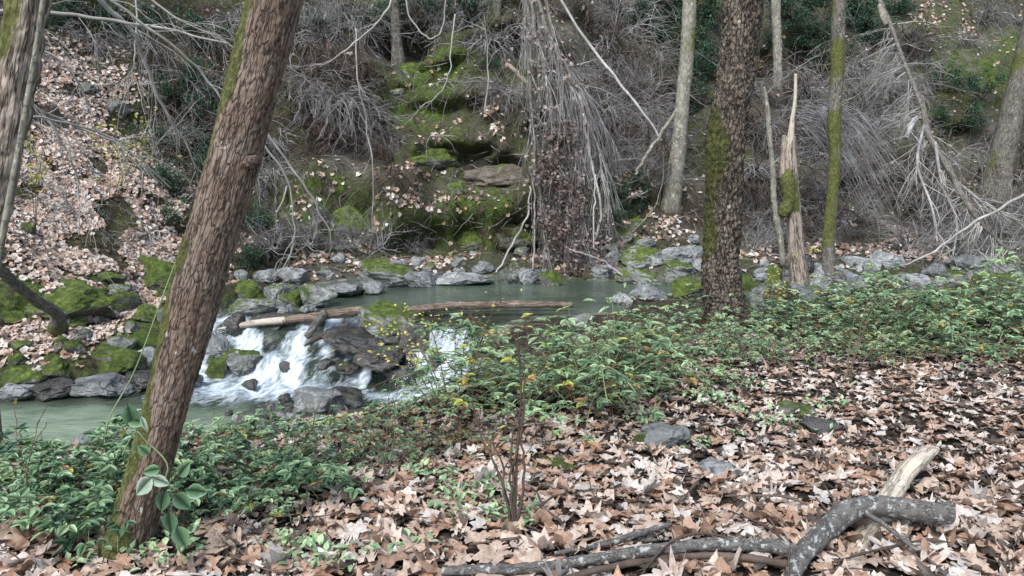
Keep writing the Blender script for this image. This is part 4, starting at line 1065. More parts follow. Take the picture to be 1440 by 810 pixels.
HT = [(0, .28), (130, .38), (300, .38), (430, .34), (560, .33), (650, .4), (680, .74), (760, .86), (880, .78), (960, .5), (1000, .38), (1070, .4), (1200, .6), (1440, .78), (1500, .78)]
SEG = [(-60, 200, 'left of the leaning trunk'), (200, 400, 'right of the leaning trunk foot'), (400, 620, 'below the near shore stones'), (620, 760, 'before the right hand waterfall'), (760, 960, 'between the waterfall and the scaly trunk'), (960, 1140, 'around the scaly trunk'), (1140, 1310, 'right of the broken snag'), (1310, 1600, 'near the right edge')]
def seg_of(px, row):
    for a, b, w in SEG:
        if a <= px < b: return (row, w)
    return (row, SEG[-1][2])
rows = [(.38, 'front row'), (.85, 'second row'), (1.45, 'third row'), (2.2, 'fourth row'), (3.0, 'back row')]
rnd.seed(21)
for ri, (dy, rn) in enumerate(rows):
    px = -30 + ri * 23
    while px < 1490:
        h = interp(HT, px) * rnd.uniform(.6, 1.35)
        e = interp(EDGE, px)
        if px < 640:
            kind = rnd.choice((6, 7, 2, 7, 6)) if px < 420 else rnd.choice((4, 7, 1, 3, 5)); step = 36
            if ri > 3 or (ri > 2 and px > 400): px += step; continue
            h *= 1. if ri < 1 else (.75 if ri < 2 else .5)
            if px > 430 and ri > 1: px += step; continue
        elif px < 980: h = min(h * (1.2, 1.12, .85, .68, .58)[ri], (1.0, .88, .62, .5, .42)[ri]); kind = rnd.choice((0, 1, 3, 4, 2, 5)) if ri else rnd.choice((4, 5, 1, 3)); step = 52
        else: kind = rnd.choice((0, 1, 2, 3, 0, 4)); step = 50
        if ri == 0: h *= .85
        if 575 < px < 690: h *= .75
        bramble(px + rnd.uniform(-14, 14), e + rnd.uniform(-5, 3), h, kind, seg_of(px, rn), dy + rnd.uniform(-.2, .2))
        px += step * (rnd.uniform(.8, 1.2) if rnd.random() > .12 else 1.9)
for seg, L in BL.items(): number(L, f'green bramble in the {seg[0]}', seg[1])
for b in BP:
    if b.get('fresh'): 
        for c in KIDS[b.name]: bpy.data.objects.remove(c)
        bpy.data.objects.remove(b)

# -------- seedlings of green ground cover among the leaves
mb = MB()
for _ in range(2200):
    px, py = rnd.choice(((rnd.uniform(430, 760), rnd.uniform(640, 790)), (rnd.uniform(0, 500), rnd.uniform(640, 810)), (rnd.uniform(880, 1200), rnd.uniform(530, 640))))
    p, n = pix(px, py)
    if p is None or noise.noise(p * 2.2) < .12: continue
    for _ in range(2): leaflet(mb, p + Vector((rnd.uniform(-.02, .02), rnd.uniform(-.02, .02), rnd.uniform(.04, .07))), rvec() + Vector((0, 0, .2)), Vector((0, 0, 1)), rnd.uniform(.025, .05), rnd.uniform(.3, .85))
o = mb.build('ground_cover', M['bramble_leaf']); tag(o, 'tiny green seedlings between the clearing leaves', 'ground cover', kind='stuff')

# -------- thin sapling with several stems
def shoots(name, px, py, tops, label, mat, leaves=None, lm=None, r0=.006, cat='sapling', n=10):
    p, _ = pix(px, py); root = empty(name, p, label, cat)
    ends = []
    for tx, ty, yy in tops:
        q = at(tx, ty, yy) - p; C = [(0, 0, 0), tuple(q * .35 + Vector((rnd.uniform(-.03, .03), 0, .03))), tuple(q * .7 + Vector((rnd.uniform(-.03, .03), 0, .02))), tuple(q)]
        P = [Vector(c) + Vector((noise.noise(Vector((i * .7, tx, 1))), 0, 0)) * .012 for i, c in enumerate(curve_pts(C, 16))]
        P[0] = Vector((rnd.uniform(-.02, .02), rnd.uniform(-.02, .02), -.02))
        mb = MB(); mb.tube(P, [r0 * (1 - .6 * i / 15) for i in range(16)], 6, cap=False)
        for _ in range(n // 3):
            i = rnd.randrange(6, 15); Q, E = strand(mb, P[i], (P[i] - P[i - 1]).normalized() + rvec() * .7, q.length * .22, r0 * .35, 5, 0, .3)
            ends += Q[2:]
        mb.build('stem', mat, root); ends += P[9:]
    if leaves:
        fol = MB()
        for _ in range(leaves):
            e = rnd.choice(ends); leaflet(fol, e, rvec(), Vector((0, 0, 1)), rnd.uniform(.025, .045), rnd.random(), .5)
        fol.build('foliage', lm, root)
    return root
yb = pix(724, 745)[0].y
shoots('sapling', 724, 748, [(728, 470, yb + .1), (738, 512, yb + .05), (742, 560, yb), (690, 620, yb), (664, 560, yb + .1), (722, 600, yb), (805, 690, yb + .1)], 'dark multi stemmed bare sapling standing in the foreground leaves', M['twig_dark'], 8, M['bramble_leaf'], .0075)
shoots('sapling', 540, 690, [(548, 560, 4.3), (520, 590, 4.2), (560, 540, 4.6)], 'thin bare shoots at the bramble edge left of the dark sapling', M['twig_dark'], 12, M['bramble_leaf'], .004)
shoots('sapling', 420, 700, [(505, 590, 4.2), (440, 560, 4.3), (470, 540, 4.2), (415, 610, 4.)], 'thin brown shoots right of the leaning trunk over the shallows', M['twig_dark'], 8, M['bramble_leaf'], .004)
shoots('sapling', 40, 760, [(20, 600, 3.6), (55, 590, 3.7), (10, 640, 3.5)], 'thin reddish shoots at the lower left edge', M['cane'], 10, M['bramble_leaf'], .004)
shoots('sapling', 1190, 540, [(1240, 385, 6.8), (1225, 410, 6.8), (1290, 400, 6.9), (1205, 430, 6.7)], 'dark arching shoots above the brambles right of the snag', M['cane'], 14, M['bramble_leaf'], .006)
shoots('sapling', 860, 590, [(850, 420, 6.), (885, 430, 6.1), (830, 440, 6.)], 'tall bramble shoots left of the scaly trunk', M['cane'], 16, M['bramble_leaf'], .005)

# vine with broad leaves climbing the leaning trunk
p, _ = pix(262, 790); root = empty('climbing_vine', p, 'climbing vine with broad leaves and one pale leaf on the leaning trunk', 'vine')
C = [tuple(at(x, y, d) - p) for x, y, d in ((262, 800, 2.95), (240, 740, 2.9), (222, 700, 2.86), (236, 655, 2.88), (205, 620, 2.92), (190, 608, 2.95), (172, 640, 2.95))]
mb = MB(); P = [Vector(c) for c in curve_pts(C, 30)]; mb.tube(P, .0035, 5, cap=False); mb.build('stem', M['cane_green'], root)
fol = MB()
for x, y, dx, dy, s, t in ((190, 600, -.2, -1, .1, .1), (180, 590, .9, .1, .08, .3), (245, 695, .7, .6, .09, .1), (252, 670, .6, -.8, .08, .2), (238, 720, .1, 1, .09, .1), (225, 660, -.9, .1, .07, .3), (262, 690, 1, 0, .09, .2), (210, 640, -.5, -.6, .06, .3), (248, 740, .4, .9, .1, .25), (232, 690, -.2, .9, .09, .15)):
    leaflet(fol, at(x, y, 2.86) - p, Vector((dx, -.15, -dy)), Vector((.1, -.85, .5)), s, t, .68, .08)
fol.build('foliage', M['bramble_leaf'], root)
fol = MB(); leaflet(fol, at(214, 672, 2.82) - p, Vector((-.75, -.1, -.75)), Vector((0, -.9, .3)), .1, .4, .66, .08); leaflet(fol, at(214, 672, 2.83) - p, Vector((.8, -.1, -.3)), Vector((0, -.9, .4)), .075, .6, .62, .08); leaflet(fol, at(198, 585, 2.84) - p, Vector((.4, -.1, -1)), Vector((.5, -.8, .1)), .07, .6, .3, .05)
fol.build('pale_leaves', M['pale_leaf'], root)
# long thin cane reaching from the trunk up to the left bank
P = [tuple(at(x, y, d)) for x, y, d in ((150, 690, 3.9), (150, 600, 4.1), (190, 520, 4.3), (235, 400, 4.5), (262, 330, 4.7))]
mb = MB(); P = [Vector(c) for c in curve_pts(P, 24)]; g, _ = drop(P[0].x, P[0].y); P = [g] + P; mb.tube(P, .0045, 5, cap=False); o = mb.build('bare_shoot', M['cane_green'], None, g); tag(o, 'single green shoot slanting up left of the leaning trunk', 'sapling')

# -------- yellow leaved shrubs
def yshrub(px, py, Yb, blobs, n, label, s=(.03, .045), mat='yellow_leaf'):
    p = surf(px, py); p = drop(p.x, p.y)[0] if p is not None else at(px, py, Yb); root = empty('yellow_shrub', p, label, 'shrub'); fol = MB(); W = sum(b[2] * b[3] for b in blobs)
    for bx, by, bw, bh, Y in blobs:
        c = at(bx, by, Y) - p; mb = MB()
        P = [Vector(q) for q in curve_pts([(0, 0, 0), tuple(c * .5 + Vector((0, 0, .12))), tuple(c)], 12)]
        mb.tube(P, [.006 * (1 - .6 * i / 11) for i in range(12)], 5, cap=False)
        k = Y / F; tips = []
        for _ in range(5):
            q = P[rnd.randrange(6, 11)]; d = Vector((rnd.uniform(-1, 1) * bw, rnd.uniform(-.3, .3) * bw, rnd.uniform(-1, 1) * bh)) * k * .5; Q, E = strand(mb, q, (c + d - q).normalized(), (c + d - q).length, .003, 6, 0, .15); tips += Q
        mb.build('stem', M['twig_dark'], root)
        for _ in range(int(n * bw * bh / W)):
            q = rnd.choice(tips) + Vector((rnd.gauss(0, 1) * bw, rnd.gauss(0, .4) * bw, rnd.gauss(0, .8) * bh)) * k * .22
            leaflet(fol, q, Vector((rnd.gauss(0, 1), rnd.gauss(0, 1), rnd.gauss(0, .35))), Vector((0, -.3, 1)) + rvec() * .4, rnd.uniform(*s), rnd.random(), .6)
    fol.build('foliage', M[mat], root); return root
yshrub(640, 620, 7., [(530, 452, 60, 20, 7.2), (560, 472, 70, 16, 7.), (600, 445, 60, 20, 7.3), (640, 460, 60, 26, 7.), (660, 440, 50, 16, 7.2), (700, 470, 50, 30, 7.), (525, 490, 50, 16, 7.), (590, 492, 60, 20, 6.9), (560, 430, 40, 14, 7.3), (705, 408, 26, 12, 7.2), (625, 550, 30, 40, 6.6)], 330, 'thin arching shrub with yellow leaves before the mossy cascade boulder')
yshrub(150, 330, 12., [(140, 178, 30, 16, 11.6), (165, 162, 20, 10, 11.6), (205, 160, 12, 10, 11.6), (185, 198, 24, 10, 11.6), (205, 192, 20, 10, 11.6), (188, 222, 24, 12, 11.6), (210, 205, 16, 14, 11.6)], 210, 'sparse yellow leaved shrub on the upper leafy slope', (.05, .085))
yshrub(50, 330, 12., [(40, 190, 20, 14, 11.), (52, 237, 30, 12, 11.), (60, 205, 18, 10, 11.)], 90, 'small yellow leaved shrub at the left of the leafy slope', (.05, .08))
yshrub(1080, 450, 9., [(1090, 385, 22, 16, 9.5), (1095, 402, 26, 18, 9.5), (1078, 418, 30, 20, 9.3), (1066, 428, 26, 14, 9.3), (1100, 420, 14, 22, 9.4)], 190, 'yellow leaved shrub between the scaly trunk and the broken snag', (.03, .05))
yshrub(1140, 380, 13., [(1142, 352, 12, 14, 12.5)], 16, 'tiny sprig of yellow leaves right of the broken snag', (.06, .09))
yshrub(40, 720, 4., [(15, 680, 26, 20, 3.8), (20, 705, 20, 10, 3.8), (505, 625, 20, 14, 4.3)][:2], 26, 'small yellow green sprig at the lower left edge', (.03, .045))
yshrub(490, 660, 4.5, [(515, 640, 40, 20, 4.5), (470, 655, 40, 14, 4.4), (505, 665, 30, 10, 4.3)], 34, 'low yellow green shrub before the near shore bushes', (.03, .045))
yshrub(640, 372, 18., [(637, 362, 14, 8, 18), (640, 355, 10, 8, 18.)], 14, 'tiny yellow leaved sprig behind the far pool', (.07, .1))
rnd.seed(33)
# ================================================================== FAR BANK BRUSH
# evergreen shrubs ---------------------------------------------------
def evergreen(seed, n=1500, leaf=.075):
    r_ = random.Random(seed); root = empty('evergreen_shrub', (0, 0, 0)); br = MB(); tips = []
    for _ in range(9):
        a = r_.uniform(0, 6.28); branchy(br, Vector((0, 0, 0)), Vector((math.cos(a) * .8, math.sin(a) * .8, r_.uniform(.3, 1.2))).normalized(), r_.uniform(.7, 1.1), .02, 2, -.01, .25, 4, r_, 4, .8, tips)
    fol = MB(); cl = [r_.choice(tips)[0] for _ in range(60)]
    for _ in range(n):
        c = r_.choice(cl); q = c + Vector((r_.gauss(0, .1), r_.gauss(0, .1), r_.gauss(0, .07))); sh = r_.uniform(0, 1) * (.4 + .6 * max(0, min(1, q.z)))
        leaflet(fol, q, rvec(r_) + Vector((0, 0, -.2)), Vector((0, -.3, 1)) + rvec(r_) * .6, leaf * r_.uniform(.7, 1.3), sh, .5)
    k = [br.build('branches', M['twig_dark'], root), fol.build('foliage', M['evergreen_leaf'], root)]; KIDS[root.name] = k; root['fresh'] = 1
    return root
EV = [evergreen(50 + i) for i in range(4)]
def put(protos, px, py, sc, label, cat, group, dY=0., ztilt=None, pos=None, lst=None):
    if pos is None: p, n = pix(px, py)
    else: p = Vector(pos)
    src = rnd.choice(protos); fr = [s for s in protos if s.get('fresh')]
    if fr: src = fr[0]; del src['fresh']; o = src; o.location = p; o.rotation_euler = (0, 0, rnd.uniform(0, 6.28)); o.scale = sc if hasattr(sc, '__len__') else (sc,) * 3
    else: o = copy_thing(src, p, rnd.uniform(0, 6.28), sc) if src.name in KIDS else None
    o['category'] = cat; o['group'] = group
    if label: o['label'] = label
    if lst is not None: lst.append(o)
    return o
EVP = {'behind the scaly trunk': [(930, 60, 1.3), (975, 110, 1.3), (1000, 40, 1.2), (950, 20, 1.2), (990, 150, .9), (1070, 70, 1.0), (985, 80, 1.2), (1005, 110, 1.), (930, 20, 1.2), (910, 40, 1.)],
       'at the top edge right of the scaly trunk': [(1115, 30, 1.3), (1150, 60, 1.2), (1200, 35, 1.3), (1125, 75, 1.1), (1175, 90, 1.), (1110, 55, 1.2), (1215, 50, 1.1), (1225, 70, 1.0), (1140, 10, 1.3), (1260, 20, 1.0)],
       'above the leafy slope': [(180, 60, 1.), (260, 50, 1.1), (310, 80, 1.1), (120, 30, 1.), (60, 40, .8)],
       'between the leafy slope and the leaning trunk': [(240, 150, .9), (275, 210, .9), (250, 270, .8), (300, 250, .8), (215, 210, .6), (285, 310, .7), (330, 150, .9), (270, 130, .9), (235, 320, .6), (300, 170, .9)],
       'right of the leaning trunk': [(360, 330, .8), (345, 370, .5), (455, 50, .9)],
       'along the top edge left of the hanging stems': [(590, 25, 1.1), (650, 30, 1.), (520, 35, .9), (690, 100, .6)],
       'on the right bank': [(1330, 130, 1.1), (1350, 190, 1.), (1310, 180, .8), (1380, 140, .9), (1290, 80, .7)],
       'low on the bank left of the pale trunk': [(868, 280, .55), (885, 300, .5), (860, 310, .4), (900, 265, .5)]}
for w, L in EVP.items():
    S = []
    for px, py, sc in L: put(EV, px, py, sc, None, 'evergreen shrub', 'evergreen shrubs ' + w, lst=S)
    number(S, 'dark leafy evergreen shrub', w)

# bare shrubs ----------------------------------------------------------
def bare(seed, hang, mat='twig_grey', n=30):
    r_ = random.Random(seed); mb = MB()
    for _ in range(n):
        if hang: d = Vector((r_.gauss(0, .5), -1 + r_.gauss(0, .3), r_.uniform(-.4, .9))); g = -.16
        else: d = Vector((r_.gauss(0, .8), r_.gauss(-.3, .6), r_.uniform(.3, 1.2))); g = -.035
        branchy(mb, Vector((r_.gauss(0, .15), r_.gauss(0, .1), 0)), d.normalized(), r_.uniform(.5, 1.4), r_.choice((.006, .009, .013, .02)), 2, g * r_.uniform(.1, 1.2), .42, 4, r_, 4, .75, None, 9)
    o = mb.build('bare_shrub', M[mat]); o['fresh'] = 1; return o
BU = [bare(70 + i, False) for i in range(4)]; BH = [bare(80 + i, True) for i in range(4)]
BD = [bare(90 + i, True, 'twig_dark') for i in range(2)]; BPL = [bare(95, False, 'twig_pale', 12), bare(96, True, 'twig_pale', 12)]
def putm(protos, px, py, sc, lst, group, rz=.5):
    p, n = pix(px, py)
    if p is None: return
    fr = [s for s in protos if s.get('fresh')]
    if fr: o = fr[0]; del o['fresh']
    else: o = rnd.choice(protos).copy(); COL.objects.link(o)
    o.location = p + Vector((0, -.02, 0)); o.rotation_euler = (rnd.uniform(-.15, .15), 0, rnd.uniform(-rz, rz)); sc *= 1.12; o.scale = (sc, sc, sc * rnd.uniform(.85, 1.15))
    o['category'] = 'bare shrub'; o['group'] = group; lst.append(o)
def clump(what, where, protos, L):
    S = []
    for px, py, sc in L: putm(protos, px, py, sc, S, f'{what}s {where}')
    number(S, what, where)
clump('hanging grey shrub', 'left of the hanging dead stems', BH, [(690, 60, 1.5), (620, 40, .9), (715, 130, 1.2), (665, 20, 1.5), (600, 10, 1.)])
clump('hanging grey shrub', 'right of the hanging dead stems', BH, [(850, 60, 1.6), (870, 130, 1.5), (900, 90, 1.4), (830, 170, 1.4), (880, 190, 1.3), (910, 150, 1.4), (850, 220, 1.2), (820, 110, 1.3), (870, 20, 1.8), (905, 220, 1.1)])
clump('wispy grey shrub', 'between the hanging stems and pale trunk', BU, [(860, 180, 1.2), (890, 240, 1.1), (920, 200, 1.2), (840, 250, 1.), (925, 260, .9), (900, 140, 1.1)])
clump('hanging root tangle', 'under the bank lip right of the leaning trunk', BD, [(450, 190, 1.1), (480, 200, 1.2), (510, 215, 1.2), (540, 225, 1.), (560, 245, .8), (430, 160, 1.2)])
clump('hanging grey shrub', 'over the cliff right of the leaning trunk', BH, [(445, 120, 1.5), (485, 140, 1.4), (520, 170, 1.4), (470, 60, 1.6), (430, 40, 1.5), (555, 210, 1.1), (390, 200, 1.3), (375, 250, 1.1), (500, 30, 1.5)])
clump('wispy grey shrub', 'along the cliff foot right of the leaning trunk', BU, [(380, 350, .8), (430, 345, .8), (480, 350, .8), (530, 345, .7), (580, 355, .6)])
clump('hanging grey shrub', 'in the hollow behind the snags', BH, [(1050, 130, 1.3), (1070, 180, 1.4), (1130, 130, 1.4), (1150, 170, 1.5), (1060, 240, 1.2), (1140, 220, 1.4), (1190, 190, 1.5), (1200, 130, 1.4)])
clump('wispy grey shrub', 'in the hollow behind the snags', BU, [(1055, 300, 1.1), (1080, 340, 1.), (1140, 280, 1.1), (1150, 330, .9), (1060, 350, .8), (1195, 250, 1.2), (1200, 310, 1.)])
clump('wispy grey shrub', 'below the fallen dead tree', BU, [(1290, 290, 1.1), (1310, 340, 1.1), (1350, 360, 1.1), (1380, 330, 1.2), (1420, 350, 1.2), (1340, 310, 1.1), (1270, 350, .9), (1400, 375, .9), (1430, 300, 1.1)])
clump('hanging grey shrub', 'on the upper right bank', BH, [(1210, 90, 1.5), (1240, 110, 1.5), (1270, 120, 1.4), (1280, 60, 1.1), (1390, 20, 1.3), (1430, 30, 1.3), (1220, 160, 1.4), (1360, 60, .9), (1320, 230, 1.)])
clump('brown bare shrub', 'below the mossy outcrop by the far pool', BD, [(600, 340, .5), (700, 330, .6), (640, 365, .4)])
clump('wispy pale shrub', 'on the leafy slope', BPL, [(110, 300, .9), (200, 330, .8), (60, 260, .8), (230, 250, .9), (180, 120, 1.)])
clump('hanging grey shrub', 'above the leafy slope', BH, [(60, 70, 1.1), (140, 60, 1.1), (220, 70, 1.2), (300, 130, 1.2), (280, 60, 1.2), (240, 200, 1.), (330, 30, 1.1)])
clump('dark bare shrub', 'shading the hollow right of the hanging stems', BD, [(860, 100, 1.6), (890, 180, 1.6), (850, 200, 1.4), (915, 120, 1.5), (930, 230, 1.3), (840, 40, 1.6)])
clump('dark bare shrub', 'in the hollow behind the snags and mossy trunk', BD, [(1050, 180, 1.5), (1080, 250, 1.5), (1140, 200, 1.5), (1150, 110, 1.5), (1060, 100, 1.4), (1195, 230, 1.3), (1140, 300, 1.2), (1075, 310, 1.2)])
clump('dark bare shrub', 'beside the fallen dead tree crown', BD, [(1280, 230, 1.3), (1300, 270, 1.2), (1380, 250, 1.3), (1270, 60, 1.4), (1345, 300, 1.2), (1420, 260, 1.2)])
clump('dark bare shrub', 'between leafy slope and leaning trunk', BD, [(230, 100, 1.3), (280, 170, 1.3), (250, 230, 1.1), (300, 290, 1.), (310, 100, 1.3)])
clump('dark bare shrub', 'along the top behind the bank root tangle', BD, [(440, 100, 1.5), (480, 90, 1.5), (520, 110, 1.4), (400, 60, 1.5)])
for grp in (BU, BH, BD, BPL):
    for o in grp:
        if o.get('fresh'): bpy.data.objects.remove(o)

# hanging dead tree tops in the middle ----------------------------------
def poly3(L): return [tuple(at(px, py, Y)) + (w,) for px, py, Y, w in L]
p, _ = pix(760, 10)
base = at(745, -60, 21.5)
root = empty('hanging_dead_tree', drop(base.x, base.y + 1.)[0], 'uprooted dead tree hanging head down over the bank into the pool', 'dead tree'); B = Vector(root.location)
stems = [[(738, -60, 21.6, .065), (748, 20, 20.6, .06), (762, 80, 19.8, .052), (775, 150, 19.2, .045), (785, 230, 18.6, .04), (800, 310, 18.1, .045), (815, 385, 17.6, .03)],
         [(742, -60, 21.5, .07), (765, 30, 20.4, .065), (790, 100, 19.7, .05), (815, 130, 19.4, .04), (835, 190, 19., .03), (850, 260, 18.5, .02)],
         [(735, -60, 21.6, .06), (738, 30, 20.6, .05), (745, 130, 19.6, .045), (752, 200, 19.2, .04), (760, 290, 18.5, .03), (775, 370, 17.8, .02)],
         [(755, -60, 21.4, .05), (780, 60, 20., .05), (800, 160, 19.2, .04), (815, 250, 18.6, .035), (822, 330, 18., .025), (832, 395, 17.5, .015)],
         [(725, -60, 21.6, .05), (745, 10, 20.8, .045), (775, 60, 20.2, .035), (805, 110, 19.6, .03), (818, 128, 19.5, .02)]]
tw = MB(); allp = []
for S in stems:
    pp = curve_pts(poly3(S), 50); mb = MB()
    P = [Vector(q[:3]) - B + Vector((noise.noise(Vector((i * .2, S[0][0], 0))), 0, 0)) * .12 for i, q in enumerate(pp)]
    mb.tube(P, [q[3] for q in pp], 9, lambda q, d, L: .15, lambda c, d: .012 * noise.noise(Vector(c) * 9)); mb.build('stem', M['bark_grey'], root)
    allp.append(P)
rr = random.Random(5)
for P in allp:
    for _ in range(46):
        i = rr.randrange(4, 48); d = ((P[i + 1] - P[i - 1]).normalized() + rvec(rr) * .35).normalized()
        branchy(tw, P[i], d, rr.uniform(1., 2.6), rr.uniform(.01, .018), 1, -.12, .14, 4, rr, 4, .35, None, 9, .6)
for k in range(90):   # the fan of fine strands hanging to the waterline
    P = allp[rr.choice((0, 0, 3, 1))]; i = rr.randrange(14, 34)
    q = P[i]; strand(tw, q, Vector((rr.gauss(.12, .28), rr.gauss(0, .2) - .15, -1)).normalized(), rr.uniform(2., 3.4), .009, 12, -.06, .12, 3, rr)
tw.build('twigs', M['twig_grey'], root)
fol = MB()
for _ in range(3800):
    t = rr.random(); c = curve_pts(poly3([(786, 180, 18.9, 14), (785, 240, 18.5, 32), (792, 300, 18.1, 42), (806, 350, 17.8, 40), (820, 396, 17.4, 26)]), 30)[int(t * 29)]
    q = Vector(c[:3]) - B; w_ = c[3] * 18 / F
    q = q + Vector((rr.gauss(0, .55) * w_ + .12 * math.sin(t * 17), rr.gauss(0, .3) * w_ - .1, rr.gauss(0, .15)))
    if noise.noise((q + B) * 2.6) < -.12: continue
    maple(fol, q, rvec(rr), rr.uniform(0, 6), rr.uniform(.04, .08), min(1, rr.betavariate(1.3, 2.) + .25 * noise.noise((q + B) * 3)) if 1 else 0, .4, 0, rr)
for _ in range(260):
    P = rr.choice(allp[:4]); q = P[rr.randrange(8, 30)] + Vector((rr.gauss(0, .3), -.1, rr.gauss(0, .2))); maple(fol, q, rvec(rr), rr.uniform(0, 6), rr.uniform(.05, .085), rr.uniform(.6, 1), .4, 0, rr)
fol.build('dry_leaves', M['dry_leaf_mass'], root)

def stick(pts, mat, label, name='bare_branch', cat='branch', twigs=0, tl=.8, seed=1, sides=7, tmat=None, grav=-.06, n=40, droop=.5, rgt=.006):
    """pts: (px,py,Y,radius_m)"""
    pp = curve_pts(poly3(pts), n); rr = random.Random(seed)
    g = Vector(pp[0][:3])
    mb = MB(); P = [Vector(q[:3]) + Vector((noise.noise(Vector((i * .25, seed, 0))), 0, noise.noise(Vector((i * .25, 0, seed)))))*.02*min(3, pts[0][2] / 6) for i, q in enumerate(pp)]
    mb.tube(P, [q[3] for q in pp], sides)
    if twigs:
        root = empty(name, g, label, cat); mb.v = [v - g for v in mb.v]; lim_ = mb.build('limb', mat, root); t = MB()
        for _ in range(twigs):
            i = rr.randrange(n // 5, n - 1); d = ((P[i + 1] - P[i]).normalized() + rvec(rr) * droop).normalized()
            branchy(t, P[i] - g, d, tl * rr.uniform(.5, 1.2), rgt, 1, grav, .2, 3, rr, 4, .6, None, 8)
            if twigs <= 14: t.build('twig', tmat or mat, lim_); t = MB()
        if twigs > 14: t.build('twigs', tmat or mat, root)
        return root
    o = mb.build(name, mat, None, g); return tag(o, label, cat)
stick([(775, -40, 20.6, .035), (800, 20, 20.3, .035), (850, 90, 19.8, .038), (890, 140, 19.4, .034), (932, 197, 19., .025)], M['twig_pale'], 'long straight pale pole slanting down right from the top edge to the pale trunk', 'fallen_pole', 'pole')
stick([(893, 245, 18.6, .03), (905, 225, 18.6, .042), (925, 195, 18.6, .042), (952, 155, 18.8, .045)], M['bark_pale'], 'short whitened crooked branch leaning by the pale trunk', 'dead_branch', 'branch', 4, .5)
stick([(712, 90, 20.2, .06), (725, 100, 20.1, .06), (745, 122, 20., .05)], M['dead_wood'], 'short dead limb crossing left behind the hanging stems', 'dead_branch')
stick([(745, 262, 18.9, .02), (742, 300, 18.5, .025), (720, 345, 18., .025), (700, 380, 17.6, .02), (690, 400, 17.4, .012)], M['twig_pale'], 'thin pale stem curving down left of the hanging dead leaves to the pool', 'dead_sapling', 'sapling', 5, .5)
stick([(750, 240, 18.8, .02), (752, 320, 18.2, .022), (748, 400, 17.5, .02)], M['twig_grey'], 'straight thin dead stem standing left of the hanging dead leaves', 'dead_sapling', 'sapling')
stick([(820, 160, 19.2, .03), (830, 220, 18.8, .03), (845, 300, 18.3, .03), (828, 360, 17.8, .02)], M['twig_pale'], 'pale stem bowed right beside the hanging dead leaves', 'dead_sapling', 'sapling', 8, .7)
stick([(840, 385, 16.8, .02), (800, 350, 17.4, .02), (845, 366, 17., .02), (880, 392, 16.6, .02)][1:], M['twig_grey'], 'dead stem fallen across the rocks right of the hanging leaves', 'dead_sapling', 'sapling')
# fallen dead tree on the right bank -------------------------------------
base = at(1238, 5, 24.); root = empty('fallen_dead_tree', base, 'silvery fallen dead tree with a tangled crown slanting down the right bank', 'dead tree'); B = Vector(base)
main = curve_pts(poly3([(1238, 2, 23.6, .07), (1252, 35, 22.8, .06), (1272, 90, 21.6, .055), (1297, 150, 20.4, .07), (1306, 190, 19.8, .085), (1335, 240, 19.2, .075), (1362, 290, 18.6, .065), (1395, 330, 18.1, .045), (1440, 372, 17.6, .02)]), 60)
mb = MB(); P = [Vector(q[:3]) - B for q in main]; mb.tube(P, [q[3] for q in main], 12, lambda q, d, L: .1, lambda c, d: .02 * noise.noise(Vector(c) * 8)); mb.build('trunk', M['bark_grey'], root)
mb = MB(); mb.tube([at(1237, 8, 23.5) - B, at(1243, 25, 23.1) - B, at(1247, 36, 22.9) - B], [.08, .1, .07], 12, None, lambda c, d: .02 * noise.noise(Vector(c) * 20)); mb.build('broken_end', M['bark_pale'], root)
rr = random.Random(9); tw = MB()
lim = [[(1290, 165, 20.2, .06), (1282, 175, 19.9, .07), (1274, 195, 19.7, .05)], [(1300, 175, 20., .04), (1290, 230, 19.2, .035), (1310, 290, 18.5, .03), (1318, 340, 18., .02)], [(1315, 200, 19.6, .04), (1325, 260, 18.9, .035), (1345, 310, 18.3, .03), (1340, 360, 17.8, .02)], [(1345, 255, 19., .035), (1390, 290, 18.4, .03), (1430, 310, 18., .02)]]
for S in lim:
    pp = curve_pts(poly3(S), 24); mb = MB(); Q = [Vector(q[:3]) - B for q in pp]; mb.tube(Q, [q[3] for q in pp], 8); mb.build('limb', M['twig_grey'], root)
    for _ in range(12 if S is not lim[0] else 2):
        i = rr.randrange(3, 22); branchy(tw, Q[i], ((Q[i + 1] - Q[i]).normalized() + rvec(rr) * .6).normalized(), rr.uniform(.7, 1.5), .014, 2, -.05, .3, 3, rr, 4, .6)
for _ in range(60):
    i = rr.randrange(26, 56); branchy(tw, P[i], (Vector((rr.gauss(0, .5), -.2, -1)) + rvec(rr) * .4).normalized(), rr.uniform(.8, 1.9), .014, 2, -.03, .3, 3, rr, 4, .6)
for _ in range(34):
    i = rr.randrange(8, 28); branchy(tw, P[i], (Vector((-.7, -.2, -.4)) + rvec(rr) * .5).normalized(), rr.uniform(.8, 1.7), .011, 2, -.05, .2, 4, rr, 4, .5)
tw.build('twigs', M['twig_pale'], root)
stick([(1272, 372, 17., .018), (1310, 355, 17.1, .024), (1360, 320, 17.3, .03), (1420, 285, 17.6, .034), (1460, 265, 17.8, .04)], M['twig_pale'], 'pale straight dead limb rising right from the dry bar to the right edge', 'dead_limb', 'branch', 8, .6)
stick([(1440, 400, 16.6, .03), (1400, 372, 17., .03), (1370, 350, 17.2, .02)], M['twig_grey'], 'dark dead limb low at the right edge under the pale limb', 'dead_limb', 'branch', 4, .5)
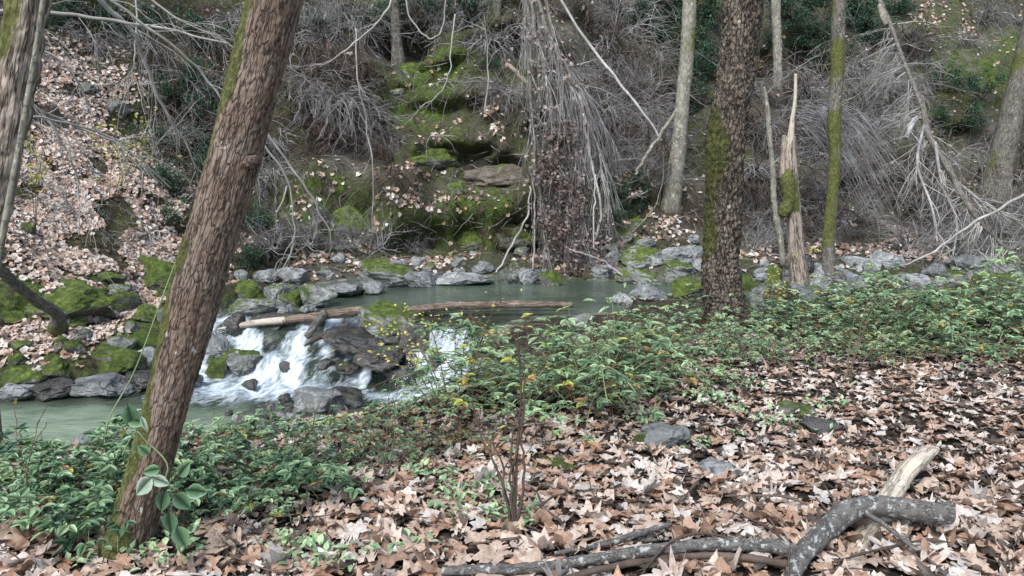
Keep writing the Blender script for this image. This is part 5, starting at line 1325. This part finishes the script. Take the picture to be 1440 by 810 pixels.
# spray of long grey strands over the right slab
root = empty('drooping_dead_shrub', pix(1130, 150)[0], 'long fine grey strands combed down right over the right bank slab', 'bare shrub'); B = Vector(root.location); tw = MB(); rr = random.Random(14)
for _ in range(130):
    x0 = rr.uniform(1120, 1175); y0 = rr.uniform(140, 185); x1 = x0 + rr.uniform(40, 130); y1 = y0 + (x1 - x0) * rr.uniform(.6, 1.6)
    q0 = at(x0, y0, 18.7); q1 = at(x1, min(y1, 330), 17.9 + rr.uniform(-.3, .3)); mid = (q0 + q1) / 2 + Vector((0, -.2, rr.uniform(.1, .45)))
    PP = [Vector(c) - B for c in curve_pts([tuple(q0), tuple(mid), tuple(q1)], 12)]; tw.tube(PP, [.009 * (1 - .06 * i) for i in range(12)], 3, cap=False)
tw.build('strands', M['twig_grey'], root)
# pale frayed hanging tuft at the top
for (px, py, lab) in ((880, -10, 'dense pale grey frayed tuft hanging from the top edge above the pale pole'), (455, 20, 'pale grey frayed tuft at the top edge right of the leaning trunk'), (820, -30, 'thin pale grey tuft at the top edge right of the hanging stems')):
    p, _ = pix(px, py); root = empty('dry_tuft', p, lab, 'bare shrub'); tw = MB(); rr = random.Random(px)
    for _ in range(150): strand(tw, Vector((rr.gauss(0, .25), -.1, rr.gauss(0, .2))), Vector((rr.gauss(0, .45), -.8, rr.gauss(-.2, .5))).normalized(), rr.uniform(.8, 1.9), .009, 8, -.3, .25, 3, rr)
    tw.build('strands', M['twig_pale'] if px == 880 else M['twig_grey'], root)

# forked dead branches tangled over the bank
FK = {'left of the hanging dead stems': ((440, 20), (720, 200), 10), 'between hanging stems and pale trunk': ((790, 10), (940, 330), 22), 'behind the snags': ((1040, 100), (1210, 370), 22), 'on the right bank': ((1200, 30), (1440, 380), 26), 'between the leafy slope and leaning trunk': ((170, 60), (330, 300), 12), 'right of the leaning trunk': ((370, 130), (480, 370), 12)}
for ki, (w, (a, b, n)) in enumerate(FK.items()):
    S = []; rr = random.Random(200 + ki)
    for j in range(n):
        p, nn = pix(rr.uniform(a[0], b[0]), rr.uniform(a[1], b[1]))
        if p is None: continue
        mb = MB(); d = Vector((rr.gauss(0, .8), rr.uniform(-.9, -.2), rr.gauss(-.1, .8))).normalized()
        branchy(mb, Vector((0, 0, 0)), d, rr.uniform(1.2, 2.6), rr.uniform(.014, .03), 2, rr.uniform(-.1, .04), .3, 4, rr, 5, .8, None, 10, .5)
        o = mb.build('dead_branch', M[rr.choice(('twig_pale', 'twig_grey', 'twig_grey', 'bark_pale'))]); o.location = p; o['category'] = 'branch'; o['group'] = 'forked dead branches ' + w; S.append(o)
    S.sort(key=lambda o: proj(o.location)[0]); h = len(S) // 2; S1 = sorted(S, key=lambda o: -o.location.z)
    number(S1[:h], 'forked dead branch high', w); number(S1[h:], 'forked dead branch low', w)
# bare branches reaching in from the upper left ----------------------------
TL = [([(-60, 20, 7.4, .022), (40, 15, 7.6, .02), (120, 24, 7.8, .018), (230, 40, 8., .015), (320, 62, 8.2, .009)], 'long pale branch crossing level near the top left edge', 8),
      ([(80, -60, 8., .03), (150, 10, 8.4, .026), (190, 50, 8.7, .022), (215, 120, 9., .02), (245, 175, 9.3, .014), (280, 240, 9.6, .008)], 'thick pale branch bending down between leafy slope and leaning trunk', 14),
      ([(100, -40, 7.6, .018), (170, 10, 7.8, .016), (250, 70, 8., .014), (290, 110, 8.2, .012), (318, 150, 8.3, .007)], 'pale branch dropping right behind the top of the leaning trunk', 12),
      ([(160, -50, 8., .014), (240, 20, 8.2, .013), (300, 50, 8.3, .01), (345, 78, 8.4, .006)], 'thin pale branch at the top between two thicker ones', 10),
      ([(-30, 60, 6.8, .012), (40, 62, 7., .011), (90, 90, 7.2, .01), (120, 135, 7.4, .008), (132, 165, 7.5, .004)], 'thin branch arching down over the upper leafy slope', 3),
      ([(-20, 110, 7.4, .014), (30, 140, 7.6, .013), (100, 175, 8., .012), (180, 210, 8.4, .01), (240, 265, 8.8, .006)], 'long thin branch slanting down right across the leafy slope', 12),
      ([(20, 120, 7., .012), (60, 160, 7.2, .011), (90, 205, 7.4, .01), (108, 250, 7.6, .008), (112, 330, 7.8, .004)], 'thin pale branch hanging straight over the leafy slope', 6),
      ([(190, -40, 9., .012), (192, 40, 9., .011), (188, 90, 9., .008), (186, 120, 9., .004)], 'thin twig hanging vertically from the top left branches', 3),
      ([(-10, 170, 6.5, .01), (50, 165, 6.8, .01), (150, 190, 7.4, .009), (250, 240, 8., .005)], 'wiry branch running right over the yellow leaved shrub', 8)]
for i, (L, lab, k) in enumerate(TL): stick(L, M['twig_pale'], lab, 'bare_branch', 'branch', k, .7, 30 + i, 6, None, -.07, droop=.7, rgt=.0055)
# branches curving over the cliff right of the leaning trunk
for i, (L, lab, k) in enumerate([([(365, 175, 9.5, .016), (410, 235, 9.8, .014), (445, 290, 10., .012), (466, 335, 10.2, .009), (460, 362, 10.3, .005)], 'pale curved branch arching right from behind the leaning trunk', 3),
      ([(372, 205, 9.2, .014), (405, 255, 9.4, .012), (413, 310, 9.6, .011), (408, 360, 9.8, .009), (385, 388, 10., .005)], 'pale curved branch hanging down from behind the leaning trunk', 3),
      ([(560, -30, 11., .016), (540, 20, 11., .014), (500, 60, 11.2, .012), (450, 95, 11.4, .007)], 'bare branch slanting down left from the top edge', 4),
      ([(500, 40, 13., .014), (503, 110, 13., .013), (515, 170, 13.2, .012), (525, 250, 13.4, .01), (522, 330, 13.6, .005)], 'thin grey branch hanging before the bank root tangle', 5),
      ([(570, -30, 13., .014), (575, 20, 13., .014), (600, 52, 13., .014), (622, 40, 13., .013), (628, -20, 13., .012)], 'looping vine hanging from the top edge above the mossy ledge', 0),
      ([(640, 20, 13., .012), (635, 60, 13., .012), (632, 100, 13., .011), (620, 130, 13., .01), (590, 150, 13., .005)], 'wavy thin stem hanging over the mossy slope', 3),
      ([(838, 245, 18., .015), (835, 300, 17.6, .02), (835, 350, 17.4, .015)], 'short upright pale stem right of the hanging leaves', 0)]):
    stick(L, M['twig_pale'], lab, 'bare_branch', 'branch', k, .6, 60 + i, 6, droop=.6, rgt=.0055)
